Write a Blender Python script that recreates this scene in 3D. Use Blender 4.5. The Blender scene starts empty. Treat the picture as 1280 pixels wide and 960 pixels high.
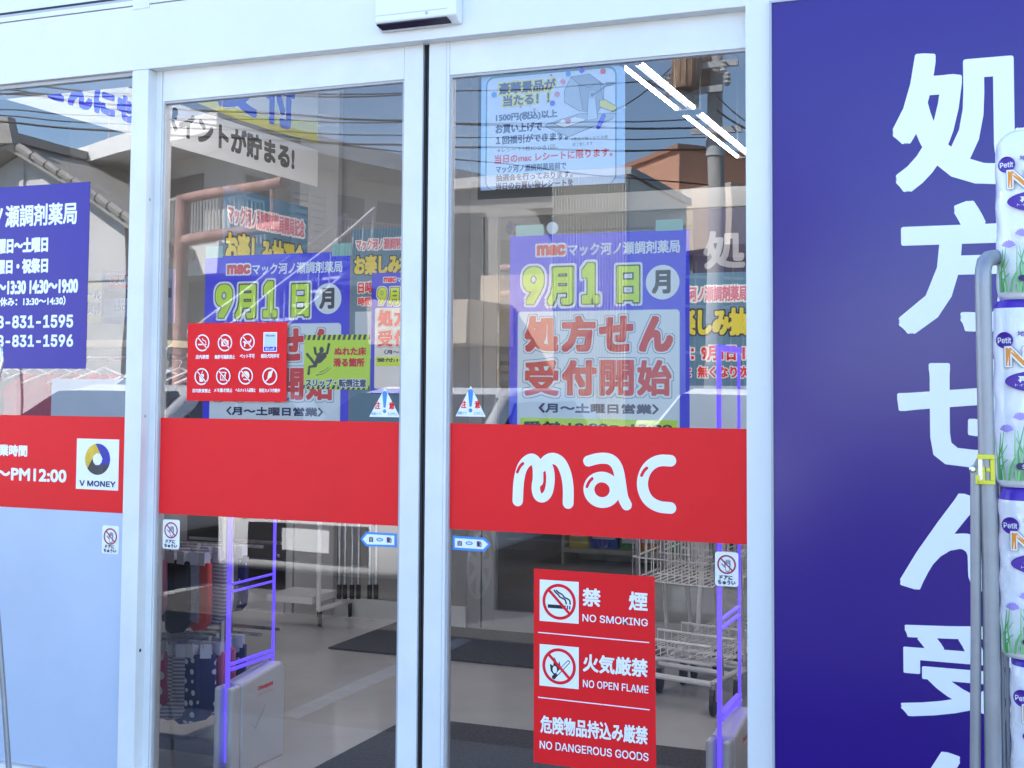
import bpy, bmesh, math, random
from mathutils import Vector, Matrix
random.seed(7)
SC = bpy.context.scene
COL = SC.collection
R = math.radians

# ------------------------------------------------------------------ camera
CAM = Vector((0, -3.6, 1.45))
FPX = 1600.0; PPY = 396.0                     # focal length and principal point in photo pixels (1280 wide)
_y, _p, _r = R(22.02), R(3.0), R(.37)
_rt = Vector((math.cos(_y), math.sin(_y), 0)); _fw = Vector((-math.sin(_y), math.cos(_y), 0)); _up = Vector((0, 0, 1))
FW = _fw * math.cos(_p) + _up * math.sin(_p); _u = _up * math.cos(_p) - _fw * math.sin(_p)
RT = _rt * math.cos(_r) + _u * math.sin(_r); UP = _u * math.cos(_r) - _rt * math.sin(_r)
cd = bpy.data.cameras.new('camera'); co = bpy.data.objects.new('camera', cd); COL.objects.link(co)
cd.sensor_width = 36; cd.lens = 36 * FPX / 1280; cd.shift_y = (PPY - 480) / 1280
cd.clip_start = .05; cd.clip_end = 600
co.matrix_world = Matrix(((RT.x, UP.x, -FW.x, CAM.x), (RT.y, UP.y, -FW.y, CAM.y), (RT.z, UP.z, -FW.z, CAM.z), (0, 0, 0, 1)))
SC.camera = co

# ------------------------------------------------------------------ light
SUN = Vector((-.62, .84, 1.0)).normalized()
w = bpy.data.worlds.new('World'); SC.world = w; w.use_nodes = True
nt = w.node_tree; bg = nt.nodes['Background']
sky = nt.nodes.new('ShaderNodeTexSky'); sky.sky_type = 'NISHITA'; sky.sun_disc = False
sky.sun_elevation = math.asin(SUN.z); sky.sun_rotation = math.atan2(SUN.x, SUN.y)
sky.air_density = 1.0; sky.altitude = 1200; sky.dust_density = .05; sky.ozone_density = 3.0
nt.links.new(sky.outputs[0], bg.inputs[0]); bg.inputs[1].default_value = .15
sl = bpy.data.lights.new('sun', 'SUN'); sl.energy = 5.0; sl.angle = R(.55); sl.color = (1, .97, .92)
so = bpy.data.objects.new('sun', sl); COL.objects.link(so)
so.rotation_euler = SUN.to_track_quat('Z', 'Y').to_euler()
vs = SC.view_settings; vs.view_transform = 'Standard'; vs.look = 'None'; vs.gamma = 1; vs.use_curve_mapping = False
vs.exposure = 2.17
SC.cycles.use_denoising = True
SC.cycles.max_bounces = 10; SC.cycles.transparent_max_bounces = 24; SC.cycles.diffuse_bounces = 4; SC.cycles.glossy_bounces = 4
SC.cycles.caustics_reflective = False; SC.cycles.caustics_refractive = False

# ------------------------------------------------------------------ measuring: where a photo pixel lies on a real plane
def ray(px, py): return FW + RT * ((px - 640) / FPX) - UP * ((py - PPY) / FPX)
def Wy(px, py, y): d = ray(px, py); return CAM + d * ((y - CAM.y) / d.y)
def Wz(px, py, z): d = ray(px, py); return CAM + d * ((z - CAM.z) / d.z)
def Wx(px, py, x): d = ray(px, py); return CAM + d * ((x - CAM.x) / d.x)

# ------------------------------------------------------------------ materials
MATS = {}
def mat(name, col, rough=.5, metal=0., spec=.5, var=0., scale=6., bump=0., bscale=60., emit=None, es=0., coat=0.):
    if name in MATS: return MATS[name]
    m = bpy.data.materials.new(name); m.use_nodes = True; t = m.node_tree; b = t.nodes['Principled BSDF']
    c = (*col, 1); b.inputs['Base Color'].default_value = c
    b.inputs['Roughness'].default_value = rough; b.inputs['Metallic'].default_value = metal
    b.inputs['Specular IOR Level'].default_value = spec; b.inputs['Coat Weight'].default_value = coat
    if var or bump:
        tc = t.nodes.new('ShaderNodeTexCoord')
    if var:
        n = t.nodes.new('ShaderNodeTexNoise'); n.inputs['Scale'].default_value = scale; n.inputs['Detail'].default_value = 6
        n.inputs['Roughness'].default_value = .65
        t.links.new(tc.outputs['Object'], n.inputs['Vector'])
        r = t.nodes.new('ShaderNodeValToRGB'); r.color_ramp.elements[0].position = .3; r.color_ramp.elements[1].position = .7
        r.color_ramp.elements[0].color = (*[max(0, x * (1 - var)) for x in col], 1); r.color_ramp.elements[1].color = (*[min(1, x * (1 + var * .6)) for x in col], 1)
        t.links.new(n.outputs[0], r.inputs[0]); t.links.new(r.outputs[0], b.inputs['Base Color'])
        mr = t.nodes.new('ShaderNodeMapRange'); mr.inputs[3].default_value = max(0.02, rough - .08); mr.inputs[4].default_value = min(1, rough + .12)
        t.links.new(n.outputs[0], mr.inputs[0]); t.links.new(mr.outputs[0], b.inputs['Roughness'])
    if bump:
        n2 = t.nodes.new('ShaderNodeTexNoise'); n2.inputs['Scale'].default_value = bscale; n2.inputs['Detail'].default_value = 5
        t.links.new(tc.outputs['Object'], n2.inputs['Vector'])
        bp = t.nodes.new('ShaderNodeBump'); bp.inputs['Strength'].default_value = bump; bp.inputs['Distance'].default_value = .01
        t.links.new(n2.outputs[0], bp.inputs['Height']); t.links.new(bp.outputs[0], b.inputs['Normal'])
    if emit:
        b.inputs['Emission Color'].default_value = (*emit, 1); b.inputs['Emission Strength'].default_value = es
    MATS[name] = m
    return m

def glass_mat(name, tint, refl, rough=0.0):
    m = bpy.data.materials.new(name); m.use_nodes = True; t = m.node_tree; t.nodes.remove(t.nodes['Principled BSDF'])
    o = t.nodes['Material Output']
    tr = t.nodes.new('ShaderNodeBsdfTransparent'); tr.inputs[0].default_value = (*tint, 1)
    gl = t.nodes.new('ShaderNodeBsdfGlossy'); gl.inputs['Roughness'].default_value = rough; gl.inputs[0].default_value = (1, 1, 1, 1)
    fr = t.nodes.new('ShaderNodeFresnel'); fr.inputs[0].default_value = 1.5
    ad = t.nodes.new('ShaderNodeMath'); ad.operation = 'ADD'; ad.inputs[1].default_value = refl; ad.use_clamp = True
    mx = t.nodes.new('ShaderNodeMixShader')
    if rough == 0 and refl > .05:                    # float glass is never quite flat
        tc = t.nodes.new('ShaderNodeTexCoord'); n = t.nodes.new('ShaderNodeTexNoise'); n.inputs['Scale'].default_value = 1.7; n.inputs['Detail'].default_value = 1
        bp = t.nodes.new('ShaderNodeBump'); bp.inputs['Strength'].default_value = 1; bp.inputs['Distance'].default_value = .0011
        t.links.new(tc.outputs['Object'], n.inputs['Vector']); t.links.new(n.outputs[0], bp.inputs['Height']); t.links.new(bp.outputs[0], gl.inputs['Normal'])
    t.links.new(fr.outputs[0], ad.inputs[0]); t.links.new(ad.outputs[0], mx.inputs[0])
    t.links.new(tr.outputs[0], mx.inputs[1]); t.links.new(gl.outputs[0], mx.inputs[2]); t.links.new(mx.outputs[0], o.inputs[0])
    MATS[name] = m
    return m
def clear_mat(name, tint):
    m = bpy.data.materials.new(name); m.use_nodes = True; t = m.node_tree; t.nodes.remove(t.nodes['Principled BSDF'])
    tr = t.nodes.new('ShaderNodeBsdfTransparent'); tr.inputs[0].default_value = (*tint, 1)
    t.links.new(tr.outputs[0], t.nodes['Material Output'].inputs[0]); MATS[name] = m
    return m

WHITE = mat('white_aluminium', (.76, .76, .75), .34, var=.075, scale=4)
FASCIA = mat('white_fascia_panel', (.75, .75, .74), .45, var=.035, scale=2)
GREYAL = mat('grey_aluminium', (.45, .45, .47), .35, var=.06)
RUBBER = mat('black_rubber', (.015, .013, .016), .55, var=.2)
REDF = mat('red_vinyl', (.84, .014, .018), .42, spec=.25, var=.04, scale=2, bump=.02, bscale=4)
PW = mat('print_white', (.86, .87, .88), .5)
PR = mat('print_red', (.82, .012, .016), .55, spec=.25)
PB = mat('print_blue', (.018, .014, .74), .45)
PN = mat('print_navy', (.02, .015, .09), .5)
PK = mat('print_black', (.012, .011, .014), .5)
PY_ = mat('print_lime', (.70, .92, .02), .5)
PYE = mat('print_yellow', (.80, .66, .03), .5)
POR = mat('print_orange', (.85, .30, .03), .5)
PVI = mat('print_violet', (.07, .012, .30), .45)
PSKY = mat('print_sky_blue', (.045, .26, .70), .5)
PTEAL = mat('print_teal', (.05, .24, .36), .5)
PPALE = mat('print_pale_blue', (.55, .66, .80), .5)
PGREY = mat('print_grey', (.25, .25, .28), .5)
PGREY2 = mat('print_silver', (.40, .40, .43), .5)
PPINK = mat('print_pink', (.75, .20, .28), .5)
PGRN = mat('print_green', (.10, .42, .12), .5)
VIO = mat('violet_sign_face', (.028, .007, .19), .2, spec=.42, bump=.05, bscale=1.6)
VIO2 = mat('violet_sign_sheet', (.035, .02, .28), .35, var=.04)
FROST = mat('frosted_film', (.47, .54, .66), .38, var=.10, scale=.9)
CHROME = mat('chrome_tube', (.62, .62, .64), .22, 1.0, var=.06)
GTUBE = mat('grey_painted_tube', (.30, .30, .32), .36, .35, var=.12, scale=14)
GLASS = glass_mat('pane_glass', (.985, .99, .99), .068)
GLASSF = glass_mat('window_glass', (.97, .98, .98), .12)
GCLR = clear_mat('pane_inner_face', (.99, .995, .995))
ACRY = glass_mat('clear_acrylic', (.93, .94, .97), .02)

# ------------------------------------------------------------------ mesh builder
class MB:
    def __init__(s, mirror=False): s.v = []; s.f = []; s.m = []; s.mats = []; s.mir = mirror; s.T = None
    def mi(s, m):
        if m not in s.mats: s.mats.append(m)
        return s.mats.index(m)
    def add(s, vs, fs, m):
        o = len(s.v); i = s.mi(m)
        if s.T is not None: vs = [s.T @ Vector(p) for p in vs]
        s.v += [tuple(p) for p in vs]; s.f += [tuple(o + k for k in f) for f in fs]; s.m += [i] * len(fs)
    def box(s, x0, x1, y0, y1, z0, z1, m):
        s.add([(x0, y0, z0), (x1, y0, z0), (x1, y1, z0), (x0, y1, z0), (x0, y0, z1), (x1, y0, z1), (x1, y1, z1), (x0, y1, z1)],
              [(0, 3, 2, 1), (4, 5, 6, 7), (0, 1, 5, 4), (1, 2, 6, 5), (2, 3, 7, 6), (3, 0, 4, 7)], m)
    def prism(s, poly, z0, z1, m):                 # polygon in x,y raised from z0 to z1
        n = len(poly)
        s.add([(p[0], p[1], z0) for p in poly] + [(p[0], p[1], z1) for p in poly],
              [tuple(range(n - 1, -1, -1)), tuple(range(n, 2 * n))] + [(i, (i + 1) % n, n + (i + 1) % n, n + i) for i in range(n)], m)
    def hull(s, a, b, m):                          # two equal rings of points joined into a closed solid
        n = len(a)
        s.add(list(a) + list(b), [tuple(range(n - 1, -1, -1)), tuple(range(n, 2 * n))] + [(i, (i + 1) % n, n + (i + 1) % n, n + i) for i in range(n)], m)
    def tube(s, path, r, m, n=8, r2=None):
        P = [Vector(p) for p in path]; rings = []
        ref = None
        for i, p in enumerate(P):
            d = (P[min(i + 1, len(P) - 1)] - P[max(i - 1, 0)]).normalized()
            if ref is None: ref = d.orthogonal().normalized()
            ref = (ref - d * ref.dot(d)).normalized(); b = d.cross(ref)
            rr = r if r2 is None else r + (r2 - r) * i / max(1, len(P) - 1)
            rings.append([p + (ref * math.cos(2 * math.pi * k / n) + b * math.sin(2 * math.pi * k / n)) * rr for k in range(n)])
        vs = [q for g in rings for q in g]; fs = []
        for i in range(len(P) - 1):
            for k in range(n): fs.append((i * n + k, i * n + (k + 1) % n, (i + 1) * n + (k + 1) % n, (i + 1) * n + k))
        fs.append(tuple(range(n - 1, -1, -1))); fs.append(tuple((len(P) - 1) * n + k for k in range(n)))
        s.add(vs, fs, m)
    def lathe(s, c, axis, prof, m, n=20):          # prof: (radius, height along axis)
        a = Vector(axis).normalized(); u = a.orthogonal().normalized(); b = a.cross(u); c = Vector(c)
        vs = []; fs = []
        for (r, h) in prof:
            for k in range(n):
                t = 2 * math.pi * k / n; vs.append(c + a * h + (u * math.cos(t) + b * math.sin(t)) * max(r, 1e-4))
        for i in range(len(prof) - 1):
            for k in range(n): fs.append((i * n + k, i * n + (k + 1) % n, (i + 1) * n + (k + 1) % n, (i + 1) * n + k))
        fs.append(tuple(range(n - 1, -1, -1))); fs.append(tuple((len(prof) - 1) * n + k for k in range(n)))
        s.add(vs, fs, m)
    def build(s, name, parent=None, bevel=0., smooth=False, flat=False):
        v = [(p[0], 2 * GY - p[1], p[2]) for p in s.v] if s.mir else s.v
        me = bpy.data.meshes.new(name); me.from_pydata(v, [], s.f)
        for m in s.mats: me.materials.append(m)
        me.polygons.foreach_set('material_index', s.m)
        if not flat:
            bm = bmesh.new(); bm.from_mesh(me); bmesh.ops.recalc_face_normals(bm, faces=bm.faces); bm.to_mesh(me); bm.free()
        o = bpy.data.objects.new(name, me); COL.objects.link(o)
        if parent: o.parent = parent
        if bevel:
            b = o.modifiers.new('bevel', 'BEVEL'); b.width = bevel; b.segments = 2; b.limit_method = 'ANGLE'; b.angle_limit = R(40)
        if smooth:
            for p in me.polygons: p.use_smooth = True
            if not bevel: me.set_sharp_from_angle(angle=R(40))
        return o
GY = .065                                           # plane of the sliding-door glass
def tag(o, label, cat, group=None):
    o['label'] = label; o['category'] = cat
    if group: o['group'] = group
    return o
def thing(name, label, cat, loc=(0, 0, 0), group=None):
    o = bpy.data.objects.new(name, None); COL.objects.link(o); o.location = loc; o.empty_display_size = .1
    return tag(o, label, cat, group)
def struct(o): o['kind'] = 'structure'; return o
def dup(o, loc=None, parent=None):
    c = o.copy(); COL.objects.link(c)
    if parent: c.parent = parent; c.matrix_parent_inverse = o.matrix_parent_inverse.copy()
    if loc is not None: c.location = loc
    for ch in list(o.children): dup(ch, None, c)
    return c

# ------------------------------------------------------------------ lettering
_cache = {}
FONT = None
try:                                                # the sans serif that ships with Blender; its built-in face otherwise
    import os
    FONT = bpy.data.fonts.load(os.path.join(bpy.utils.system_resource('DATAFILES'), 'fonts', 'Inter.woff2'))
except Exception:
    FONT = None
def glyphs(body):
    if body in _cache: return _cache[body]
    c = bpy.data.curves.new('lettering', 'FONT'); c.body = body; c.resolution_u = 3
    if FONT and body.isascii(): c.font = FONT
    o = bpy.data.objects.new('lettering', c); COL.objects.link(o)
    dg = bpy.context.evaluated_depsgraph_get(); me = bpy.data.meshes.new_from_object(o.evaluated_get(dg))
    v = [(p.co.x, p.co.y) for p in me.vertices]; f = [tuple(p.vertices) for p in me.polygons]
    bpy.data.objects.remove(o); bpy.data.curves.remove(c); bpy.data.meshes.remove(me)
    x0 = min(p[0] for p in v); x1 = max(p[0] for p in v); y0 = min(p[1] for p in v); y1 = max(p[1] for p in v)
    _cache[body] = ([((p[0] - x0) / (x1 - x0), (p[1] - y0) / (y1 - y0)) for p in v], f)
    return _cache[body]

def se(c): return math.copysign(abs(c) ** .42, c)
class Sheet:
    """a flat printed thing: u runs along U, v runs up, layers stack towards N"""
    def __init__(s, d, axis='y', thick=.0012):
        s.d = d; s.axis = axis; s.th = thick; s.base = MB(); s.pr = {}; s.cur = 'lettering'; s.k = 0
    def uv(s, px, py):
        p = Wy(px, py, s.d) if s.axis == 'y' else Wx(px, py, s.d)
        return (p.x, p.z) if s.axis == 'y' else (p.y, p.z)
    def w(s, u, v, l): return (u, s.d - l, v) if s.axis == 'y' else (s.d + l, u, v)
    def mb(s):
        if s.cur not in s.pr: s.pr[s.cur] = MB()
        return s.pr[s.cur]
    def layer(s, step=.0001): s.k += 1; return .0003 + s.k * step
    def panel(s, pts, m):                           # the sheet itself, as a slab behind layer 0
        n = len(pts); a = [s.w(u, v, 0) for u, v in pts]; b = [s.w(u, v, -s.th) for u, v in pts]; s.base.hull(b, a, m)
    def pxpanel(s, tl, br, m, r=0):
        (x0, z1), (x1, z0) = s.uv(*tl), s.uv(*br); s.box = (x0, x1, z0, z1); s.panel(rrect(x0, x1, z0, z1, r), m)
    def poly(s, pts, m, l=None):
        l = s.layer() if l is None else l
        s.mb().add([s.w(u, v, l) for u, v in pts], [tuple(range(len(pts)))], m)
    def pxpoly(s, pts, m): s.poly([s.uv(*p) for p in pts], m)
    def rect(s, tl, br, m, r=0):
        (x0, z1), (x1, z0) = s.uv(*tl), s.uv(*br); s.poly(rrect(x0, x1, z0, z1, r), m)
    def disc(s, c, rx, m, ry=None, n=40, uvc=False):
        u, v = c if uvc else s.uv(*c); ry = ry or rx
        s.poly([(u + rx * math.cos(2 * math.pi * i / n), v + ry * math.sin(2 * math.pi * i / n)) for i in range(n)], m)
    def ring(s, c, r, t, m, n=40, uvc=False, sq=1.):
        u, v = c if uvc else s.uv(*c); l = s.layer()
        vs = []; fs = []
        for i in range(n):
            a = 2 * math.pi * i / n
            vs += [s.w(u + r * math.cos(a), v + sq * r * math.sin(a), l), s.w(u + (r - t) * math.cos(a), v + sq * (r - t) * math.sin(a), l)]
        for i in range(n): j = (i + 1) % n; fs.append((2 * i, 2 * j, 2 * j + 1, 2 * i + 1))
        s.mb().add(vs, fs, m)
    def stroke(s, pts, wd, m, px=True, smooth=0, w2=None):
        P = [Vector(s.uv(*p) if px else p) for p in pts]
        for _ in range(smooth):
            q = [P[0]]
            for a, b in zip(P, P[1:]): q += [a * .75 + b * .25, a * .25 + b * .75]
            P = q + [P[-1]]
        n = len(P); L = s.layer(); left = []; right = []; h = wd / 2
        for i, p in enumerate(P):
            d = (P[min(i + 1, n - 1)] - P[max(i - 1, 0)]); d = d.normalized() if d.length > 1e-9 else Vector((1, 0)); nn = Vector((-d.y, d.x))
            hh = h if w2 is None else h + (w2 / 2 - h) * i / (n - 1)
            left.append(p + nn * hh); right.append(p - nn * hh)
        vs = [s.w(p.x, p.y, L) for p in left + right]
        s.mb().add(vs, [(i, i + 1, n + i + 1, n + i) for i in range(n - 1)], m)
        for e, (a, b, hh) in enumerate(((P[0], P[1], h), (P[-1], P[-2], h if w2 is None else w2 / 2))):
            d = (a - b).normalized(); t0 = math.atan2(d.y, d.x)
            arc = [(a.x + hh * math.cos(t0 - math.pi / 2 + math.pi * k / 10), a.y + hh * math.sin(t0 - math.pi / 2 + math.pi * k / 10)) for k in range(11)]
            s.mb().add([s.w(u, v, L + .00003) for u, v in arc], [tuple(range(11))], m)
    def text(s, body, tl, br, m, bold=.035, outl=(), px=True, n=8, shift=None):
        if px: (x0, z1), (x1, z0) = s.uv(*tl), s.uv(*br)
        else: (x0, z1), (x1, z0) = tl, br
        if shift: x0 += shift[0]; x1 += shift[0]; z0 += shift[1]; z1 += shift[1]
        h = z1 - z0; r = bold * h
        gv, gf = glyphs(body)
        x0 += r; x1 -= r; z0 += r; z1 -= r
        for (mm, rad, nn) in [(a, b * h, 14) for a, b in outl] + [(m, r, n)]:
            nn = 24 if nn == 14 else nn
            l = s.layer(); offs = [(0, 0)] + ([(rad * se(math.cos(2 * math.pi * k / nn)), rad * se(math.sin(2 * math.pi * k / nn))) for k in range(nn)] if rad > 0 else [])
            if rad > .05 * h: offs += [(a * .5, b * .5) for a, b in offs[1::2]]
            for q, (du, dv) in enumerate(offs):
                s.mb().add([s.w(x0 + (x1 - x0) * a + du, z0 + (z1 - z0) * b + dv, l + q * .000002) for a, b in gv], gf, mm)
    def build(s, name, label, cat, group=None):
        o = s.base.build(name); tag(o, label, cat, group)
        for k, mb in s.pr.items(): mb.build(k.split('#')[0], o, flat=True)
        return o
def rrect(x0, x1, z0, z1, r=0, n=6):
    if r <= 0: return [(x0, z0), (x1, z0), (x1, z1), (x0, z1)]
    out = []
    for cx, cz, a in ((x1 - r, z0 + r, -90), (x1 - r, z1 - r, 0), (x0 + r, z1 - r, 90), (x0 + r, z0 + r, 180)):
        out += [(cx + r * math.cos(R(a + 90 * k / n)), cz + r * math.sin(R(a + 90 * k / n))) for k in range(n + 1)]
    return out

# ================================================================== ground and the shop building
ASPH = mat('asphalt', (.085, .083, .084), .9, var=.35, scale=9, bump=.5, bscale=180)
CONC = mat('concrete', (.34, .33, .31), .85, var=.18, scale=3, bump=.2, bscale=60)
LINE = mat('road_paint', (.50, .50, .49), .8, var=.5, scale=9)
TILE = mat('vestibule_floor_tile', (.40, .385, .395), .13, var=.10, scale=1.6, bump=.01, bscale=2)
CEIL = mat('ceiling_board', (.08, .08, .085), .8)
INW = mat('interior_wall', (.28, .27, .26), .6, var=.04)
g = MB(); g.box(-160, 160, -200, 60, -.5, -.004, ASPH); struct(g.build('ground'))
b = MB(); b.box(-8.6, 4, -1.1, .1, -.02, .0, CONC); struct(b.build('pavement'))
b = MB()
for x in (-13.6, -10.9, -8.2, -5.55, -3.06, -.25, 2.4): b.box(x, x + .10, -8.7 if x != -3.06 else -3.0, -1.15, -.004, .001, LINE)
struct(b.build('parking_lines'))
b = MB(); b.box(-160, 160, -11.1, -9.0, -.004, .002, mat('road_asphalt', (.06, .06, .062), .9, var=.3, scale=5, bump=.4, bscale=150)); struct(b.build('road'))

XL, XR = -9.0, 4.5
b = MB(); b.box(-6.2, 1.2, .1, 9.2, -.05, .002, TILE)
b.box(-6.2, 1.2, .02, .1, -.05, .004, GREYAL)
struct(b.build('floor'))
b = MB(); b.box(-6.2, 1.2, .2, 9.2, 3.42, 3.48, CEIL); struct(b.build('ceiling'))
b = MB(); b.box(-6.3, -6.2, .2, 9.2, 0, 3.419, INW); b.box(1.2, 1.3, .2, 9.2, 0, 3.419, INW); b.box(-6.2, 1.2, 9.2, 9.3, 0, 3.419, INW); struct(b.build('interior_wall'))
b = MB()
XW = -.741; XBL = -.670; ZH = 2.535; ZF = 2.762
b.box(XW, XR, 0, .2, 0, ZF + .02, FASCIA)
b.box(XL, -5.2, 0, .2, 0, ZF + .02, FASCIA)
b.box(XL, XR, .06, .2, ZF + .02, 3.72, FASCIA)
b.box(XL, XL + .15, .2, 12, 0, 3.72, FASCIA); b.box(XR - .15, XR, .2, 12, 0, 3.72, FASCIA)
b.box(XL, XR, 11.9, 12, 0, 3.72, FASCIA); b.box(XL, XR, .2, 11.9, 3.55, 3.62, FASCIA)
shop = b.build('shop_building'); tag(shop, 'white panelled shop front building around the glass doors', 'building')
# fascia over the doors, upper glazing strip
b = MB(); b.box(-5.2, XW, 0, .2, ZH, ZF, FASCIA); b.build('fascia_board', shop, bevel=.002)
b = MB(); b.box(-5.2, XW, -.003, .06, ZF + .003, ZF + .02, WHITE); b.box(-5.2, XW, .0, .0595, ZF + .0205, ZF + .030, GREYAL); b.build('fascia_cap', shop)
for x in (-2.895, -4.6, -1.2): b = MB(); b.box(x, x + .07, -.004, .06, ZF - .012, 3.5, WHITE); b.build('upper_mullion', shop, bevel=.002)
b = MB()
for x0, x1 in ((-4.53, -2.895), (-2.825, -1.2)):
    b.box(x0 + .006, x1 - .006, .02, .058, ZF + .034, ZF + .046, RUBBER)
    b.box(x0 + .006, x1 - .09, .024, .058, ZF + .047, ZF + .11, FASCIA); b.box(x1 - .088, x1 - .008, .024, .058, ZF + .047, ZF + .085, GREYAL)
    b.box(x0 + .006, x1 - .006, .026, .058, ZF + .112, ZF + .118, GREYAL); b.box(x0 + .006, x1 - .006, .024, .058, ZF + .119, 3.4, FASCIA)
b.build('upper_panel', shop)

# ---- fixed window to the left of the doors
fw = thing('fixed_window', 'tall fixed shop window left of the doors with frosted lower half', 'window', (-4, .03, 0))
def pch(mb, name, par, **k):                         # child built in world space under an Empty
    o = mb.build(name, par, **k); o.matrix_parent_inverse = Matrix.Translation(par.location).inverted(); return o
b = MB(); b.box(-2.893, -2.824, 0, .11, 0, ZH - .001, WHITE); pch(b, 'jamb', fw, bevel=.002)
b = MB(); b.box(-5.2, -5.13, 0, .11, 0, ZH - .001, WHITE); b.box(-5.13, -2.893, .01, .09, 0, .09, WHITE); pch(b, 'frame', fw, bevel=.002)
b = MB(); b.box(-5.13, -2.893, .018, .05, ZH - .014, ZH - .001, GREYAL); pch(b, 'head_bead', fw)
b = MB(); b.add([(-5.13, .03, .09), (-2.893, .03, .09), (-2.893, .03, ZH - .014), (-5.13, .03, ZH - .014)], [(0, 1, 2, 3)], GLASSF)
b.add([(-5.13, .036, .09), (-2.893, .036, .09), (-2.893, .036, ZH - .014), (-5.13, .036, ZH - .014)], [(3, 2, 1, 0)], GCLR); pch(b, 'pane', fw, flat=True)
b = MB(); b.box(-2.824, -2.80, .046, .1, 0, ZH, WHITE)
b.box(-2.7995, -2.797, .05, .1, 0, ZH, GREYAL); pch(b, 'guide_rail', fw)

# ---- the two sliding doors
b = MB()
for py in (250, 520, 812):
    q = Wy(171.5 + (520 - py) * .027 + 9, py, .03); b.lathe((-2.8242, .022, q.z), (1, 0, 0), [(.006, -.002), (.006, .0006), (.003, .0012)], RUBBER if py == 812 else GREYAL, n=12)
pch(b, 'screw_head', fw)
YD = .048
def leaf(name, label, x0, x1, gx0, gx1, zt, group):
    t = thing(name, label, 'door', ((x0 + x1) / 2, YD, 0), group)
    b = MB(); b.box(x0, gx0, YD, .088, .01, ZH + .05, WHITE); pch(b, 'stile', t, bevel=.0025)
    b = MB(); b.box(gx1, x1, YD, .088, .01, ZH + .05, WHITE); pch(b, 'stile', t, bevel=.0025)
    b = MB(); b.box(gx0 + .0005, gx1 - .0005, YD + .001, .087, zt, ZH + .05, WHITE); pch(b, 'top_rail', t, bevel=.002)
    b = MB(); b.box(gx0 + .0005, gx1 - .0005, YD + .001, .087, .01, .12, WHITE); pch(b, 'bottom_rail', t, bevel=.002)
    b = MB(); s = .0075
    b.box(gx0, gx0 + s, YD + .006, .082, .12, zt, GREYAL); b.box(gx1 - s, gx1, YD + .006, .082, .12, zt, GREYAL)
    b.box(gx0 + s, gx1 - s, YD + .006, .082, zt - s, zt, GREYAL); b.box(gx0 + s, gx1 - s, YD + .006, .082, .12, .12 + s, GREYAL); pch(b, 'glazing_bead', t)
    b = MB(); a = [(gx0 + s, gx1 - s), (.12 + s, zt - s)]
    for y, m, f in ((GY, GLASS, (0, 1, 2, 3)), (GY + .006, GCLR, (3, 2, 1, 0))):
        b.add([(a[0][0], y, a[1][0]), (a[0][1], y, a[1][0]), (a[0][1], y, a[1][1]), (a[0][0], y, a[1][1])], [f], m)
    pch(b, 'pane', t, flat=True)
    return t
def xd(px, py=500): return Wy(px, py, YD).x
ZT = Wy(504, 99, YD).z
lleaf = leaf('sliding_door', 'left sliding glass door with white aluminium frame', -2.795, xd(524.3), xd(195.5), xd(500.8), ZT, 'sliding doors of the shop')
rleaf = leaf('sliding_door', 'right sliding glass door with white aluminium frame', xd(532), -.70, xd(558), -.705 + .0, Wy(561, 94, YD).z, 'sliding doors of the shop')
b = MB(); xa, xb = xd(524.3) + .001, xd(532) - .001; xm = (xa + xb) / 2
b.box(xa, xm - .003, YD + .010, .085, .01, ZH + .03, RUBBER); b.box(xm + .002, xb, YD + .008, .085, .01, ZH + .03, RUBBER); b.box(xm - .0035, xm + .0025, YD + .016, .085, .01, ZH + .03, RUBBER)
o = pch(b, 'door_seal', lleaf)
b = MB()   # seam line in the right leaf's stile
xs = xd(554.3); b.box(xs, xs + .0012, YD - .0006, YD + .001, .02, ZH + .04, GREYAL); pch(b, 'seam', rleaf)

# ---- door sensor on the fascia
sx0, sx1 = Wy(469.5, 20, -.045).x, Wy(560, 12, -.045).x
zt, zb = Wy(469.5, 8, -.045).z, Wy(469.5, 29, -.045).z
zc = Wy(475, 39.5, -.02).z
sn = thing('door_sensor', 'white automatic door sensor box with dark slanted lens', 'sensor', (sx0, 0, zb))
b = MB(); prof = [(-.001, zt + .03), (-.048, zt + .03), (-.05, zb), (-.022, zc), (-.001, zc)]
xe = sx1 + .03
b.hull([(sx0, p[0], p[1]) for p in prof], [(xe, p[0], p[1]) for p in prof], mat('sensor_plastic', (.80, .80, .81), .35)); pch(b, 'housing', sn, bevel=.004)
b = MB(); n = Vector((0, -(zb - zc), -(.028))).normalized()
q = [(-.0475, zb - .0042), (-.0245, zc + .0042)]
b.hull([(sx0 + .006, q[0][0], q[0][1]), (sx1 - .004, q[0][0], q[0][1]), (sx1 + .004, q[1][0], q[1][1]), (sx0 + .016, q[1][0], q[1][1])],
       [(a, c + n.y * .006, d + n.z * .006) for a, c, d in ((sx0 + .006, *q[0]), (sx1 - .004, *q[0]), (sx1 + .004, *q[1]), (sx0 + .016, *q[1]))], mat('sensor_lens', (.02, .012, .02), .2)); pch(b, 'lens', sn)
b = MB(); b.box(sx0 + .002, xe - .03, -.0505, -.0470, zb + .020, zb + .0215, GREYAL); pch(b, 'groove', sn)
b = MB(); b.lathe(((sx0 + sx1) / 2 + .055, -.0490, zb + .013), (0, -1, 0), [(.0055, 0), (.005, .002)], GREYAL); pch(b, 'badge', sn)

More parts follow.
